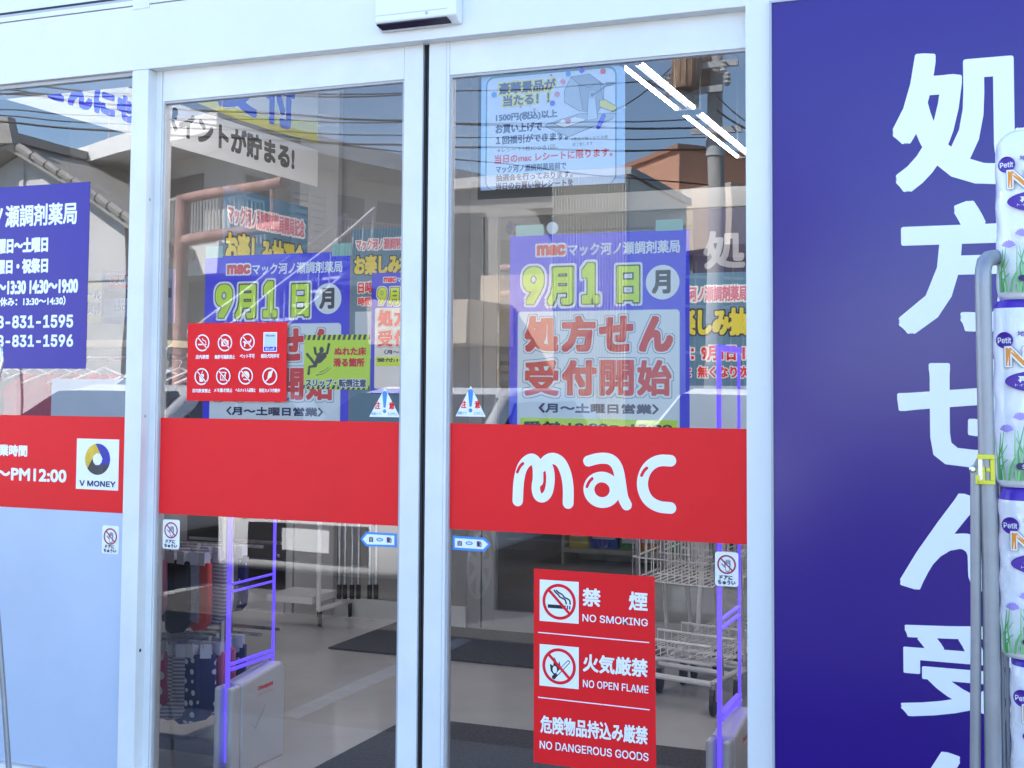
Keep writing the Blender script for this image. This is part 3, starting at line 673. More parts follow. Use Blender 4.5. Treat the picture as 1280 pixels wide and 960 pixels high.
# ================================================================== toilet paper packs on a grey cart, right foreground
FILM = mat('pack_film', (.84, .84, .86), .24, var=.03, scale=10, bump=.22, bscale=42, coat=.5)
VFILM = mat('violet_film', (.07, .02, .42), .35, var=.15, scale=20, bump=.2, bscale=30)
PKY = -1.00; PL, PRr = Wy(1241, 500, PKY).x, Wy(1241, 500, PKY).x + .24
def front(u, v=0):
    r = .035; d = max(0, r - (u - PL)); d = min(d, r * .98)
    return r - math.sqrt(max(0, r * r - d * d))
class Wrap(Sheet):
    def w(s, u, v, l): return (u, s.d - l - .003 + front(u) * .9, v)
def pack(z0, z1, label, dx, top):
    t = thing('toilet_paper_pack', label, 'toilet paper', ((PL + PRr) / 2, PKY + .12, z0), 'toilet paper packs in a stack')
    bm = bmesh.new(); nx, nz = 14, 20; rnd = random.Random(int(z0 * 100)); ph = [rnd.uniform(0, 6) for _ in range(6)]
    def pt(a, c, z):                                 # a around the outline 0..1, z 0..1
        e = 5.5; th = 2 * math.pi * a; cx, sy_ = math.cos(th), math.sin(th)
        X = math.copysign(abs(cx) ** (2 / e), cx); Y = math.copysign(abs(sy_) ** (2 / e), sy_)
        q = 1 - max(0, (z - .90) / .10) ** 2 * (.20 if top else .05) - max(0, (.07 - z) / .07) ** 2 * .05
        wv = .0016 * math.sin(z * 9 * 6.28 / 2 + ph[0] + a * 9) * math.sin(a * 25 + ph[1])
        x = ((PL + PRr) / 2) + X * (.12 * q + wv); y = PKY + .12 + Y * (.12 * q + wv * .5)
        return (x, y, z0 + (z1 - z0) * z)
    N = 64; rings = [[bm.verts.new(pt(k / N, 0, z)) for k in range(N)] for z in [0, .03, .07] + [.07 + .83 * i / nz for i in range(1, nz + 1)] + [.93, .96, .985, 1.0]]
    for A, B in zip(rings, rings[1:]):
        for k in range(N): bm.faces.new((A[k], A[(k + 1) % N], B[(k + 1) % N], B[k]))
    bm.faces.new(rings[-1]); bm.faces.new(rings[0][::-1])
    me = bpy.data.meshes.new('wrapper'); bm.to_mesh(me); bm.free(); me.materials.append(FILM); me.materials.append(VFILM)
    for p in me.polygons:
        p.use_smooth = True
        zc_ = (p.center.z - z0) / (z1 - z0)
        if zc_ > (.945 if not top else 2): p.material_index = 1
    o = bpy.data.objects.new('wrapper', me); COL.objects.link(o); o.parent = t; o.matrix_parent_inverse = Matrix.Translation(t.location).inverted()
    if top:
        b = MB(); c = Vector(((PL + PRr) / 2, PKY + .12, z1)); b.lathe(c, (0, 0, 1), [(.055, -.002), (.05, .008), (.012, .014), (.018, .02), (.03, .024)], FILM); pch(b, 'knot', t, smooth=True)
    S = Wrap(PKY); H = z1 - z0; U = lambda k: PL + .0 + k; V = lambda k: z1 - k * H
    S.cur = 'print'
    S.disc((U(.022), V(.215)), .0155, PVI, uvc=True); S.text('Petit', (U(.010), V(.20)), (U(.034), V(.232)), PW, .02, px=False)
    S.text('地球にやさしい', (U(.045), V(.165)), (U(.15), V(.195)), PVI, .02, px=False, n=4)
    S.text('Ne', (U(.024), V(.255)), (U(.105), V(.355)), POR, .03, outl=((PGREY, .13), (PW, .10)), px=False)
    S.disc((U(.10), V(.435)), .078, PVI, ry=.022, uvc=True); S.text('再生紙', (U(.045), V(.405)), (U(.115), V(.44)), PW, .04, px=False)
    S.text('トイレットティッシュー', (U(.04), V(.448)), (U(.14), V(.462)), PW, .0, px=False, n=0)
    S.text('ソフトエンボス', (U(.062), V(.51)), (U(.16), V(.527)), PGREY, .01, px=False, n=4)
    S.text('シングル', (U(.075), V(.54)), (U(.15), V(.556)), PGREY, .01, px=False, n=4)
    rr = random.Random(5)
    for i in range(78):
        u = .008 + .215 * rr.random(); h = .05 + .25 * rr.random()
        S.stroke([(U(u), V(.955)), (U(u + rr.uniform(-.006, .006)), V(.955 - h * .5)), (U(u + rr.uniform(-.016, .016)), V(.955 - h))], .0042, PGRN if i % 3 else mat('print_leaf', (.25, .55, .22), .5), px=False, w2=.0012)
    for fu, fv in ((.024, .70), (.048, .635), (.11, .66), (.15, .62), (.19, .69)):
        for a in range(7):
            an = R(20 + a * 23); S.stroke([(U(fu), V(fv)), (U(fu + .011 * math.cos(an)), V(fv) + .011 * math.sin(an))], .004, mat('print_lilac', (.40, .30, .70), .5), px=False)
    S.poly(rrect(U(.04), U(.14), V(.90), V(.865), .006), PN); S.text('シングル', (U(.05), V(.87)), (U(.10), V(.895)), PW, .03, px=False)
    for k, mb in S.pr.items():
        o = pch(mb, k, t, flat=True)
    t.location.x += dx
    return t
def zt_at(py, px=1262): return Wy(px, py, PKY).z
zz = [zt_at(y) for y in (160, 375, 611, 826, 1040, 1250)]
names = ['topmost toilet paper pack of the stack, knotted at its top', 'second toilet paper pack from the top, beside the bend of the grey tube', 'third toilet paper pack from the top, just below the yellow clasp', 'lowest toilet paper pack in view, partly behind the grey tubes']
dxs = (.008, .0, .006, .022)
for i in range(4): pack(zz[i + 1] + .002, zz[i], names[i], dxs[i], i == 0)
ct = thing('tubular_cart', 'grey tubular cart frame with yellow clasp carrying the toilet paper packs', 'cart', (PL, PKY, 0))
def pw(px, py, y): return Wy(px, py, y)
b = MB(); yt = PKY - .022
P0 = [pw(1252, 323, PKY + .10), pw(1243, 322, PKY + .03), pw(1236, 323, PKY - .002), pw(1231, 328, yt + .006), pw(1229, 338, yt), pw(1229, 360, yt), pw(1233, 560, yt), pw(1237.5, 700, yt), pw(1241.5, 960, yt)]
bt = P0[-1] + (P0[-1] - P0[-2]) * 1.0
bt = P0[-1] + (P0[-1] - P0[-2]) * (P0[-1].z / (P0[-2].z - P0[-1].z))
b.tube(P0 + [bt], .0152, GTUBE, n=16); pch(b, 'upright', ct, smooth=True)
b = MB(); q = [pw(1219.5, 585, yt - .004), pw(1219.5, 612, yt - .004), pw(1220, 800, yt - .002), pw(1219, 960, yt)]; q.append(q[-1] + (q[-1] - q[-2]) * (q[-1].z / (q[-2].z - q[-1].z)))
b.tube(q, .0098, GTUBE, n=14); pch(b, 'stay', ct, smooth=True)
b = MB(); yc = yt - .019
(cx0, cz1), (cx1, cz0) = ((pw(1221, 568, yc).x, pw(1221, 568, yc).z), (pw(1244, 606, yc).x, pw(1244, 606, yc).z))
YP = mat('yellow_plastic', (.72, .66, .04), .4, var=.08); hh = cz1 - cz0
b.box(cx0, cx1, yc, yc + .012, cz1 - hh * .16, cz1, YP); b.box(cx0, cx1, yc, yc + .012, cz0, cz0 + hh * .14, YP); b.box(cx1 - .008, cx1, yc + .0005, yc + .0115, cz0 + hh * .14, cz1 - hh * .16, YP)
b.box(cx0 + .010, cx0 + .014, yc - .002, yc + .011, cz0 + hh * .05, cz0 + hh * .6, YP); b.box(cx0 + .016, cx1 - .008, yc + .001, yc + .011, cz0 + hh * .42, cz0 + hh * .56, YP)
b.box(cx0 - .003, cx0 + .004, yc, yc + .01, cz0, cz0 + hh * .3, YP); cl = pch(b, 'clasp', ct, bevel=.0012)
b = MB(); b.box(cx0 + .002, cx1 - .009, yc + .006, yc + .03, cz0 + .001, cz1 - .001, CHROME); pch(b, 'clasp_plate', ct)
b = MB(); p = pw(1216.5, 586, yt - .006); b.lathe(p, (0, -1, 0), [(.007, -.01), (.007, .008), (.004, .011)], CHROME); b.hull([pw(1212, 590, yt + .006), pw(1222, 570, yt + .006), pw(1228, 600, yt + .006)], [pw(1212, 590, yt - .006), pw(1222, 570, yt - .006), pw(1228, 600, yt - .006)], GTUBE); pch(b, 'pivot', ct)
b = MB()
for px, wd in ((1250.5, .0045), (1255.5, .0035), (1261, .004)):
    a0 = pw(px - 4, 700, PKY + .06); a1 = pw(px, 960, PKY + .06); b.tube([a0 + (a0 - a1) * .5, a1, a1 + (a1 - a0) * (a1.z - .1) / (a0.z - a1.z)], wd, GTUBE, n=8)
pch(b, 'grille', ct, smooth=True)
b = MB(); zb_ = zz[4] - .004; b.box(PL - .01, PL + .5, PKY - .02, PKY + .5, zb_ - .03, zb_, GTUBE); pch(b, 'shelf', ct, bevel=.005)
b = MB()
for y in (PKY, PKY + .46):
    for x in (PL + .03, PL + .44): b.lathe((x, y - .02, .06), (0, 1, 0), [(.06, 0), (.06, .03)], RUBBER); b.tube([(x, y, .06), (x, y, zb_ - .02)], .012, GTUBE)
pch(b, 'caster', ct)

# grey bent tube at the left edge
lc = thing('bent_tube', 'bent grey metal tube of a stand at the far left edge', 'stand', pw(0, 960, -.35))
b = MB(); yl = -.35
b.tube([pw(17, 1075, yl), pw(11, 960, yl), pw(4, 860, yl), pw(-2, 780, yl), pw(-9, 700, yl), pw(-14, 600, yl)], .0085, GTUBE, n=12); pch(b, 'leg', lc, smooth=True)
b = MB(); b.tube([pw(-14, 600, yl), pw(-10, 520, yl), pw(-1, 470, yl), pw(3, 452, yl), pw(2, 436, yl), pw(-6, 425, yl), pw(-18, 420, yl)], .0055, CHROME, n=12); pch(b, 'loop', lc, smooth=True)

# ================================================================== inside: vestibule
YW = 3.46
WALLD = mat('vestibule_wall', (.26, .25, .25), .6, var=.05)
xa_ = Wy(585, 700, YW).x; xe_ = -1.2
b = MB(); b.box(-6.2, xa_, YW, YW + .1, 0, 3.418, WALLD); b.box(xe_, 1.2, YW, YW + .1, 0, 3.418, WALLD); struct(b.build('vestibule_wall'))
idr = thing('inner_door', 'grey framed glass inner door across the vestibule behind the right sliding door', 'door', (xa_ + .08, YW, 0))
xs1, xs2 = Wy(602, 700, YW).x, Wy(618, 700, YW).x
IDM = mat('inner_frame', (.30, .295, .29), .4, var=.05)
b = MB(); b.box(xa_ + .001, xs1 - .002, YW - .01, YW + .07, 0, 2.45, IDM); pch(b, 'stile', idr, bevel=.003)
b = MB(); b.box(xs1 + .002, xs2, YW + .0, YW + .06, 0, 2.45, IDM); pch(b, 'stile', idr, bevel=.003)
b = MB(); b.box(xs1 - .0015, xs1 + .0015, YW + .01, YW + .06, 0, 2.45, RUBBER); pch(b, 'seal', idr)
b = MB(); b.box(xs2, xe_, YW + .001, YW + .059, 0, .11, IDM); b.box(xa_ + .001, xe_, YW - .008, YW + .069, 2.4505, 2.56, IDM); pch(b, 'rail', idr)
b = MB(); b.box(xs2 + .001, xe_ - .001, YW + .025, YW + .033, .111, 2.449, ACRY); pch(b, 'pane', idr)
MAT_ = mat('coir_mat', (.050, .046, .052), .95, var=.75, scale=75, bump=.9, bscale=120)
b = MB(); b.box(-3.56, -1.85, 2.564, 3.38, .003, .014, MAT_); tag(b.build('floor_mat', bevel=.003), 'dark grey floor mat in front of the inner door', 'mat')
b = MB(); b.box(-2.50, -.55, .14, 1.44, .003, .014, MAT_); tag(b.build('floor_mat', bevel=.003), 'dark grey floor mat just inside the sliding doors', 'mat')
db = thing('dark_cabinet', 'black steel cabinet standing on a pale plinth at the back wall', 'cabinet', (-4.7, YW - .04, 0))
b = MB(); b.box(-5.1, -4.36, YW - .07, YW - .002, .15, 1.30, mat('black_steel', (.012, .011, .014), .3, var=.2)); pch(b, 'front', db, bevel=.006)
b = MB(); b.box(-5.1, -4.36, YW - .075, YW - .002, .001, .145, mat('plinth', (.50, .48, .50), .5)); pch(b, 'plinth', db)
b = MB(); b.box(-4.358, -4.31, YW - .055, YW - .002, .001, 1.3, GREYAL); pch(b, 'side_post', db)
b = MB()
for z in (.36, .58, .80, 1.0): b.lathe((-4.40, YW - .071, z), (0, -1, 0), [(.012, 0), (.011, .006), (.006, .009)], CHROME)
pch(b, 'bolt', db)
b = MB(); b.box(-4.02, xa_ - .002, YW - .030, YW - .002, 0, .12, mat('skirting', (.55, .54, .54), .5)); struct(b.build('skirting'))
b = MB(); b.box(-4.30, -4.02, YW - .05, YW - .002, 0, 3.417, mat('white_pilaster', (.42, .41, .41), .5, var=.03)); struct(b.build('pilaster'))

# trolley frames leaning at the back wall
def caster(b, x, y, r=.045, ang=0):
    d = Vector((math.cos(ang), math.sin(ang), 0))
    b.lathe((x - d.y * .0 - d.x * .012, y - d.y * .012, r), d, [(r * .6, 0), (r, .003), (r, .021), (r * .6, .024)], RUBBER, n=18)
    b.box(x - .018, x + .018, y - .02, y + .02, r * 1.9, r * 2.25, CHROME); b.box(x - .016, x - .013, y - .012, y + .012, r, r * 2, CHROME); b.box(x + .013, x + .016, y - .012, y + .012, r, r * 2, CHROME)
tb = thing('low_trolley', 'white low trolley base on black casters by the back wall', 'trolley', (-3.9, 3.1, 0))
b = MB(); q0, q1 = Wz(398, 762, .13), Wz(440, 750, .13); WT = mat('white_tube', (.66, .65, .66), .35)
b.tube([q0, q1], .016, WT); b.tube([q0, q0 + Vector((0, 0, .9)), q0 + Vector((.05, 0, .95))], .014, WT); b.box(q0.x - .34, q1.x - .05, q0.y - .02, q0.y + .28, .16, .20, WT); pch(b, 'frame', tb)
for q in (Wz(400, 783, 0), Wz(437, 772, 0)):
    b = MB(); caster(b, q.x, q.y, .055, .6); pch(b, 'caster', tb)
for i, px in enumerate((424, 431, 440, 448, 462, 470)):
    t = thing('folded_trolley', ['folded chrome trolley nearest the white trolley base', 'second folded chrome trolley from the white trolley base', 'third folded chrome trolley from the white trolley base', 'fourth folded chrome trolley from the white trolley base', 'fifth folded chrome trolley from the white trolley base', 'folded chrome trolley farthest from the white trolley base'][i], 'trolley', Wy(px, 735, 3.2), 'folded chrome trolleys')
    b = MB(); a = Wy(px, 740, 3.2); c_ = Wy(px + 1, 610, 3.2); b.tube([a, c_, c_ + Vector((.03, .05, .05))], .012, CHROME, n=10); pch(b, 'tube', t, smooth=True)
    b = MB(); b.tube([a + Vector((0, 0, .045)), a - Vector((0, 0, .04))], .015, RUBBER, n=10); pch(b, 'grip', t, smooth=True)

# shopping carts on the right
def shop_cart(x, y, label, ang):
    t = thing('shopping_cart', label, 'cart', (x, y, 0), 'shopping carts in the vestibule'); T = Matrix.Translation((x, y, 0)) @ Matrix.Rotation(ang, 4, 'Z')
    def mk(): m = MB(); m.T = T; return m
    WT2 = mat('cart_white', (.60, .59, .60), .35, var=.06)
    b = mk(); L, Wd = .62, .40
    for sx in (0, Wd): b.tube([(sx, 0, .14), (sx, L, .17), (sx, L + .04, .5), (sx, L + .10, .95), (sx, L + .18, 1.0)], .013, WT2, n=10); b.tube([(sx, .10, .16), (sx, .05, .55), (sx, .03, .85)], .012, CHROME, n=10)
    b.tube([(0, 0, .14), (Wd, 0, .14)], .013, WT2); b.tube([(0, L, .17), (Wd, L, .17)], .012, WT2); b.tube([(0, .3, .155), (Wd, .3, .155)], .009, WT2); pch(b, 'frame', t, smooth=True)
    b = mk(); b.tube([(0, L + .18, 1.0), (Wd, L + .18, 1.0)], .016, RUBBER, n=10); pch(b, 'handle', t, smooth=True)
    b = mk()
    for k in range(12):
        f = k / 11; b.tube([(Wd * f, 0, .56), (Wd * f, .0, .86)], .0028, WT2, n=5); b.tube([(Wd * f, 0, .56), (Wd * f, L, .60)], .0028, WT2, n=5); b.tube([(0, L * f, .56 + .04 * f), (0, L * f, .86 + .06 * f)], .0028, WT2, n=5); b.tube([(Wd, L * f, .56 + .04 * f), (Wd, L * f, .86 + .06 * f)], .0028, WT2, n=5)
    for z in (.56, .66, .76, .86): b.tube([(0, L, z + .06), (0, 0, z), (Wd, 0, z), (Wd, L, z + .06)], .0035, WT2, n=5)
    pch(b, 'wire_basket', t)
    b = mk()
    for k in range(9): b.tube([(Wd * k / 8, 0, .22), (Wd * k / 8, L, .24)], .0028, WT2, n=5)
    b.tube([(0, 0, .22), (Wd, 0, .22)], .006, WT2); b.tube([(0, 0, .30), (Wd, 0, .30)], .006, WT2)
    for k in range(12): b.tube([(Wd * k / 11, 0, .22), (Wd * k / 11, 0, .30)], .0025, WT2, n=5)
    pch(b, 'lower_rack', t)
    for sx in (0, Wd):
        for sy in (.02, L - .03):
            b = mk(); caster(b, sx, sy, .062, .3); pch(b, 'wheel', t)
    return t
p = Wz(868, 890, 0)
c0 = shop_cart(p.x - .30, p.y + .05, 'white wire shopping cart nearest the red prohibition sign', -.25)
for i, lab in enumerate(('second white wire shopping cart, nested behind the nearest one', 'third white wire shopping cart, nested deepest in the row')):
    n = dup(c0, (p.x - .30 + .06 * (i + 1), p.y + .05 + .21 * (i + 1), 0)); n['label'] = lab
p3 = Wz(790, 845, 0)
n = dup(c0, (p.x + .22, p.y + .35, 0)); n['label'] = 'white wire shopping cart standing apart, right of the nested row'

# security gates
PUR = mat('lit_violet_edge', (.09, .04, .50), .3, emit=(.12, .07, 1.0), es=.3)
GWH = mat('gate_white', (.58, .58, .61), .35, var=.03)
def gate(label):
    xg = Wy(287, 700, .45).x
    t = thing('security_gate', label, 'security gate', (xg, .6, 0), 'violet security gates'); y0, y1, zt2 = .452, .755, 1.56
    zb2 = .36
    b = MB(); b.box(xg - .006, xg + .006, y0 + .013, y1 - .009, zb2, zt2 - .03, GCLR); pch(b, 'panel', t)
    b = MB(); b.box(xg - .0075, xg + .0075, y0 - .008, y0 + .006, .05, zt2, PUR); pch(b, 'front_edge', t, bevel=.003)
    b = MB(); b.box(xg - .005, xg + .005, y1 - .006, y1 + .006, zb2, zt2, PUR); pch(b, 'rear_edge', t, bevel=.003)
    b = MB()
    for z in (.672, .70, 1.02, 1.05): b.box(xg - .007, xg + .007, y0 + .013, y1 - .009, z - .003, z + .003, PUR)
    for z in (.385, .405): b.box(xg - .009, xg + .009, y0 + .013, y1 - .009, z - .004, z + .004, PUR)
    b.box(xg - .009, xg + .009, y0 - .008, y1 + .008, zt2 + .0005, zt2 + .02, PUR); pch(b, 'brace', t)
    b = MB(); prof = [(y0 + .03, .0), (y1 + .02, .0), (y1 + .02, .34), (y1, .365), (y0 + .2, .355), (y0 + .03, .335)]
    b.hull([(xg - .035, a, c_) for a, c_ in prof], [(xg + .045, a, c_) for a, c_ in prof], GWH); b.box(xg - .04, xg - .014, y0 - .03, y0 + .03, 0, .33, GWH); b.box(xg + .014, xg + .04, y0 - .03, y0 + .0295, 0, .33, GWH); pch(b, 'housing', t, bevel=.01)
    S = Sheet(xg + .046, 'x'); S.text('Checkpoint', (y0 + .13, .305), (y0 + .235, .285), PR, .03, px=False); S.text('electronic article security', (y0 + .13, .275), (y0 + .235, .266), PPINK, .0, px=False, n=0)
    S.stroke([(y0 + .10, .17), (y0 + .115, .15), (y0 + .14, .18), (y0 + .165, .20), (y0 + .18, .225)], .0025, PGREY, px=False)
    for k, m in S.pr.items(): pch(m, k, t, flat=True)
    return t
g1 = gate('violet edged security gate on a white base behind the left door')
g2 = dup(g1, (Wy(899, 700, .47).x, .62, 0)); g2['label'] = 'violet edged security gate behind right edge of the right door'

# ceiling lamps; the stronger tubes belong to added fill lamps out of view
TUBE = mat('lit_tube', (.9, .9, .9), .5, emit=(1, .98, .96), es=11); FILL_TUBE = mat('added_fill_tube', (.9, .9, .9), .5, emit=(1, .97, .94), es=44)
LH = mat('lamp_housing', (.05, .05, .055), .7, spec=.1)
def lamp(x, y, l, label, tm, z=2.80):
    t = thing('ceiling_lamp', label, 'lamp', (x, y, 2.98), 'fluorescent ceiling lamps')
    b = MB(); b.box(x - .014, x + .014, y, y + l, z - .005, z + .03, LH)
    for q in (y + .2, y + l - .2): b.tube([(x, q, z + .03), (x, q, 3.418)], .006, LH)
    for q in (y, y + l - .012): b.box(x - .055, x + .055, q, q + .012, z - .012, z + .012, LH)
    pch(b, 'housing', t)
    for dx in (-.042, .042): b = MB(); b.tube([(x + dx, y + .012, z), (x + dx, y + l - .012, z)], .0085, tm, n=10); pch(b, 'tube', t, smooth=True)
q0, q1, q2 = Wz(786, 78, 2.8), Wz(874, 134, 2.8), Wz(882, 139, 2.8)
lamp(q0.x, q0.y, q1.y - q0.y, 'lit twin tube ceiling lamp nearer the right sliding door', TUBE); lamp(q0.x, q2.y, 1.3, 'lit twin tube ceiling lamp farther back inside the shop', TUBE)
lamp(-2.35, .30, .9, 'added twin tube fill lamp, hidden just inside above the sliding doors', FILL_TUBE, 2.9); lamp(-.35, .8, 1.2, 'added twin tube fill lamp, out of view above the shopping carts', FILL_TUBE); lamp(-5.8, .35, 1.2, 'added twin tube fill lamp, out of view above the sock rack corner', FILL_TUBE); lamp(-.35, 5.6, 1.2, 'added twin tube fill lamp, out of view deep inside the shop', FILL_TUBE)  # four unseen lamps added to brighten banners, socks, carts and floor

# hanging banners (run away from the glass, into the vestibule)
def ban_text(S, body, pxl, pxr, v0, v1, m, bold=.05):
    S.text(body, (S.uv(pxl, 300)[0], v1), (S.uv(pxr, 300)[0], v0), m, bold, px=False)
S = Sheet(-3.84, 'x', thick=.002)
vb = S.uv(206, 180)[1]; vt0, vb0 = S.uv(152, 116)[1], S.uv(152, 152.5)[1]
S.panel([(S.uv(-40, 200)[0], vb), (S.uv(397, 233)[0], vb), (S.uv(397, 233)[0], vt0 + .035), (S.uv(-40, 200)[0], vt0 + .035)], mat('banner_white', (.80, .81, .84), .6))
ban_text(S, '処方せんにも', -28, 168, vb0, vt0, PB, .08); ban_text(S, 'ポイントが貯まる!', 196, 366.5, S.uv(310, 197)[1], S.uv(310, 164)[1], PK)
S.build('hanging_banner', 'white hanging banner with blue then black lettering high on the left', 'banner')
S = Sheet(-4.1, 'x', thick=.002)
vtop = min(3.38, S.uv(397, 100)[1])
S.panel([S.uv(397, 178), (S.uv(397, 178)[0], vtop), (S.uv(150, 100)[0], vtop), S.uv(150, 92), S.uv(219, 117), S.uv(245, 128), S.uv(300, 150), S.uv(350, 166)], mat('banner_yellow', (.84, .80, .05), .55))
S.poly([S.uv(397, 152), (S.uv(397, 178)[0], vtop), (S.uv(150, 100)[0], vtop), S.uv(150, 80), S.uv(245, 112), S.uv(300, 137), S.uv(350, 148)], PW)
v0 = S.uv(347, 158)[1]; vv = (S.uv(364.5, 150)[0] - S.uv(329, 150)[0]) * 1.05
ban_text(S, '受', 268, 319, v0, v0 + vv, PB); ban_text(S, '付', 328, 366, v0, v0 + vv, PB); ban_text(S, '開始', 150, 250, v0 + .02, v0 + vv, PB)
S.build('hanging_banner', 'white and yellow hanging banner with two big blue characters', 'banner')

SLATE = mat('print_teal_slate', (.10, .22, .34), .5)
def draw_poster(S, u0, u1, v1, label, h=1.4, blank=False):
    wd = u1 - u0; S.panel([(u0, v1 - wd * h), (u1, v1 - wd * h), (u1, v1), (u0, v1)], SLATE)
    P_ = lambda a, c_: (u0 + wd * a, v1 - wd * c_)
    S.text('マック河ノ瀬調剤薬局開局記念', P_(.05, .10), P_(.96, .22), PPINK, .03, outl=((PW, .13),), px=False)
    S.text('お楽しみ抽選会', P_(.03, .27), P_(.97, .48), PYE, .05, outl=((PK, .10),), px=False)
    S.text('日時：9月1日 10:00〜', P_(.08, .55), P_(.94, .67), PR, .04, outl=((PW, .12),), px=False); S.text('時間：無くなり次第終了', P_(.08, .71), P_(.94, .80), PR, .04, outl=((PW, .12),), px=False)
    S.poly([P_(.05, 1.35), P_(.95, 1.35), P_(.95, .86), P_(.05, .86)], PPALE)
    return S.build('draw_poster', label, 'poster', 'slate blue prize draw posters')
S = Sheet(-3.90, 'x', thick=.001); draw_poster(S, S.uv(279.7, 233)[0], S.uv(385, 258)[0], S.uv(279.7, 232.8)[1], 'slate blue prize draw poster hanging above the left door poster')
YP_ = YW - .015
S = Sheet(YP_, thick=.001); draw_poster(S, S.uv(440, 300)[0], S.uv(548, 300)[0], S.uv(470, 286)[1], 'slate blue prize draw poster on the back wall right of the left door poster', h=2.3)
u0, v1 = S.uv(466, 342)
n = dup(po); k2 = (S.uv(562, 350)[0] - u0) / PO_W; place(n, PO_TL, (u0, v1 + .0, YP_ - .012 - YI), k2); n['label'] = 'small blue opening poster on the back wall beside the yellow wet floor notice'
S = Sheet(YP_ - .002, thick=.001); draw_poster(S, S.uv(822, 350)[0], S.uv(985, 350)[0], S.uv(880, 341)[1], 'slate blue prize draw poster far behind right edge of the right door', h=1.5)
S = Sheet(YP_, thick=.01); S.pxpanel((866, 262), (1010, 340), mat('inner_sign_dark', (.03, .02, .07), .4)); S.text('処方', (879, 289), (984, 334), PGREY2, .04)
S.build('inner_sign', 'dark inner sign with a white character beyond the right door', 'sign')

# ================================================================== left part of the vestibule: racks, clothes, cards
def dots(name, base, dot, scale):
    m = mat(name, base, .85); t = m.node_tree; b = t.nodes['Principled BSDF']
    tc = t.nodes.new('ShaderNodeTexCoord'); v = t.nodes.new('ShaderNodeTexVoronoi'); v.inputs['Scale'].default_value = scale; v.inputs['Randomness'].default_value = .35
    r = t.nodes.new('ShaderNodeValToRGB'); r.color_ramp.interpolation = 'CONSTANT'; r.color_ramp.elements[0].color = (*dot, 1); r.color_ramp.elements[1].color = (*base, 1); r.color_ramp.elements[1].position = .28
    t.links.new(tc.outputs['Object'], v.inputs['Vector']); t.links.new(v.outputs['Distance'], r.inputs[0]); t.links.new(r.outputs[0], b.inputs['Base Color'])
    return m
def stripes(name, a, c, scale, axis='Z'):
    m = mat(name, a, .85); t = m.node_tree; b = t.nodes['Principled BSDF']
    tc = t.nodes.new('ShaderNodeTexCoord'); v = t.nodes.new('ShaderNodeTexWave'); v.bands_direction = axis; v.inputs['Scale'].default_value = scale; v.inputs['Distortion'].default_value = .3
    r = t.nodes.new('ShaderNodeValToRGB'); r.color_ramp.interpolation = 'CONSTANT'; r.color_ramp.elements[0].color = (*a, 1); r.color_ramp.elements[1].color = (*c, 1); r.color_ramp.elements[1].position = .5
    t.links.new(tc.outputs['Object'], v.inputs['Vector']); t.links.new(v.outputs[0], r.inputs[0]); t.links.new(r.outputs[0], b.inputs['Base Color'])
    return m
SOCKM = [('white', mat('sock_white', (.62, .60, .62), .9)), ('pink', mat('sock_pink', (.60, .24, .36), .9)), ('black', mat('sock_black', (.02, .018, .024), .9)), ('grey', mat('sock_grey', (.24, .23, .26), .9, var=.3, scale=60)),
         ('navy dotted', dots('sock_navy_dots', (.02, .025, .10), (.55, .55, .60), 26)), ('pink and white dotted', dots('sock_pink_dots', (.48, .10, .22), (.72, .66, .70), 16)), ('grey striped', stripes('sock_stripes', (.42, .40, .44), (.16, .15, .19), 22)), ('red', mat('sock_red', (.50, .05, .04), .9))]
rk = thing('sock_rack', 'chrome wheeled rack hung with socks at the left edge of the left door', 'rack', (-3.2, .75, 0))
b = MB(); xr, yr = -3.03, .85
b.tube([(xr, yr, .05), (xr, yr, 1.5)], .014, CHROME); b.box(xr - .26, xr + .22, yr - .36, yr - .31, .055, .10, mat('rack_base', (.10, .10, .13), .4)); b.box(xr - .02, xr + .02, yr - .3, yr + .3, .055, .085, GREYAL); pch(b, 'frame', rk)
b = MB()
for z in (.415, .765):
    b.box(xr - .28, xr + .17, yr - .03, yr - .02, z + .02, z + .032, CHROME); b.box(xr - .28, xr + .17, yr + .1, yr + .11, z + .02, z + .032, CHROME)
    for k in range(7): b.tube([(xr - .20 + .052 * k, yr - .02, z + .026), (xr - .20 + .052 * k, yr - .33, z + .026), (xr - .20 + .052 * k, yr - .34, z + .04)], .0022, GTUBE, n=6)
pch(b, 'hooks', rk)
for dx in (-.2, .17): b = MB(); caster(b, xr + dx, yr - .30, .03); pch(b, 'caster', rk)
SP = [(-.028, 0), (.03, 0), (.032, -.09), (.034, -.15), (.028, -.19), (.004, -.215), (-.04, -.225), (-.065, -.215), (-.066, -.19), (-.045, -.17), (-.03, -.15), (-.027, -.08)]
rs = random.Random(11); cnt = 0
order = {(0, 0): 6, (0, 1): 0, (0, 2): 1, (0, 3): 2, (0, 4): 2, (0, 5): 3, (0, 6): 7, (1, 0): 3, (1, 1): 5, (1, 2): 5, (1, 3): 6, (1, 4): 6, (1, 5): 4, (1, 6): 4}
ordw = ['leftmost', 'second from left', 'third from left', 'fourth from left', 'fifth from left', 'sixth from left', 'rightmost']
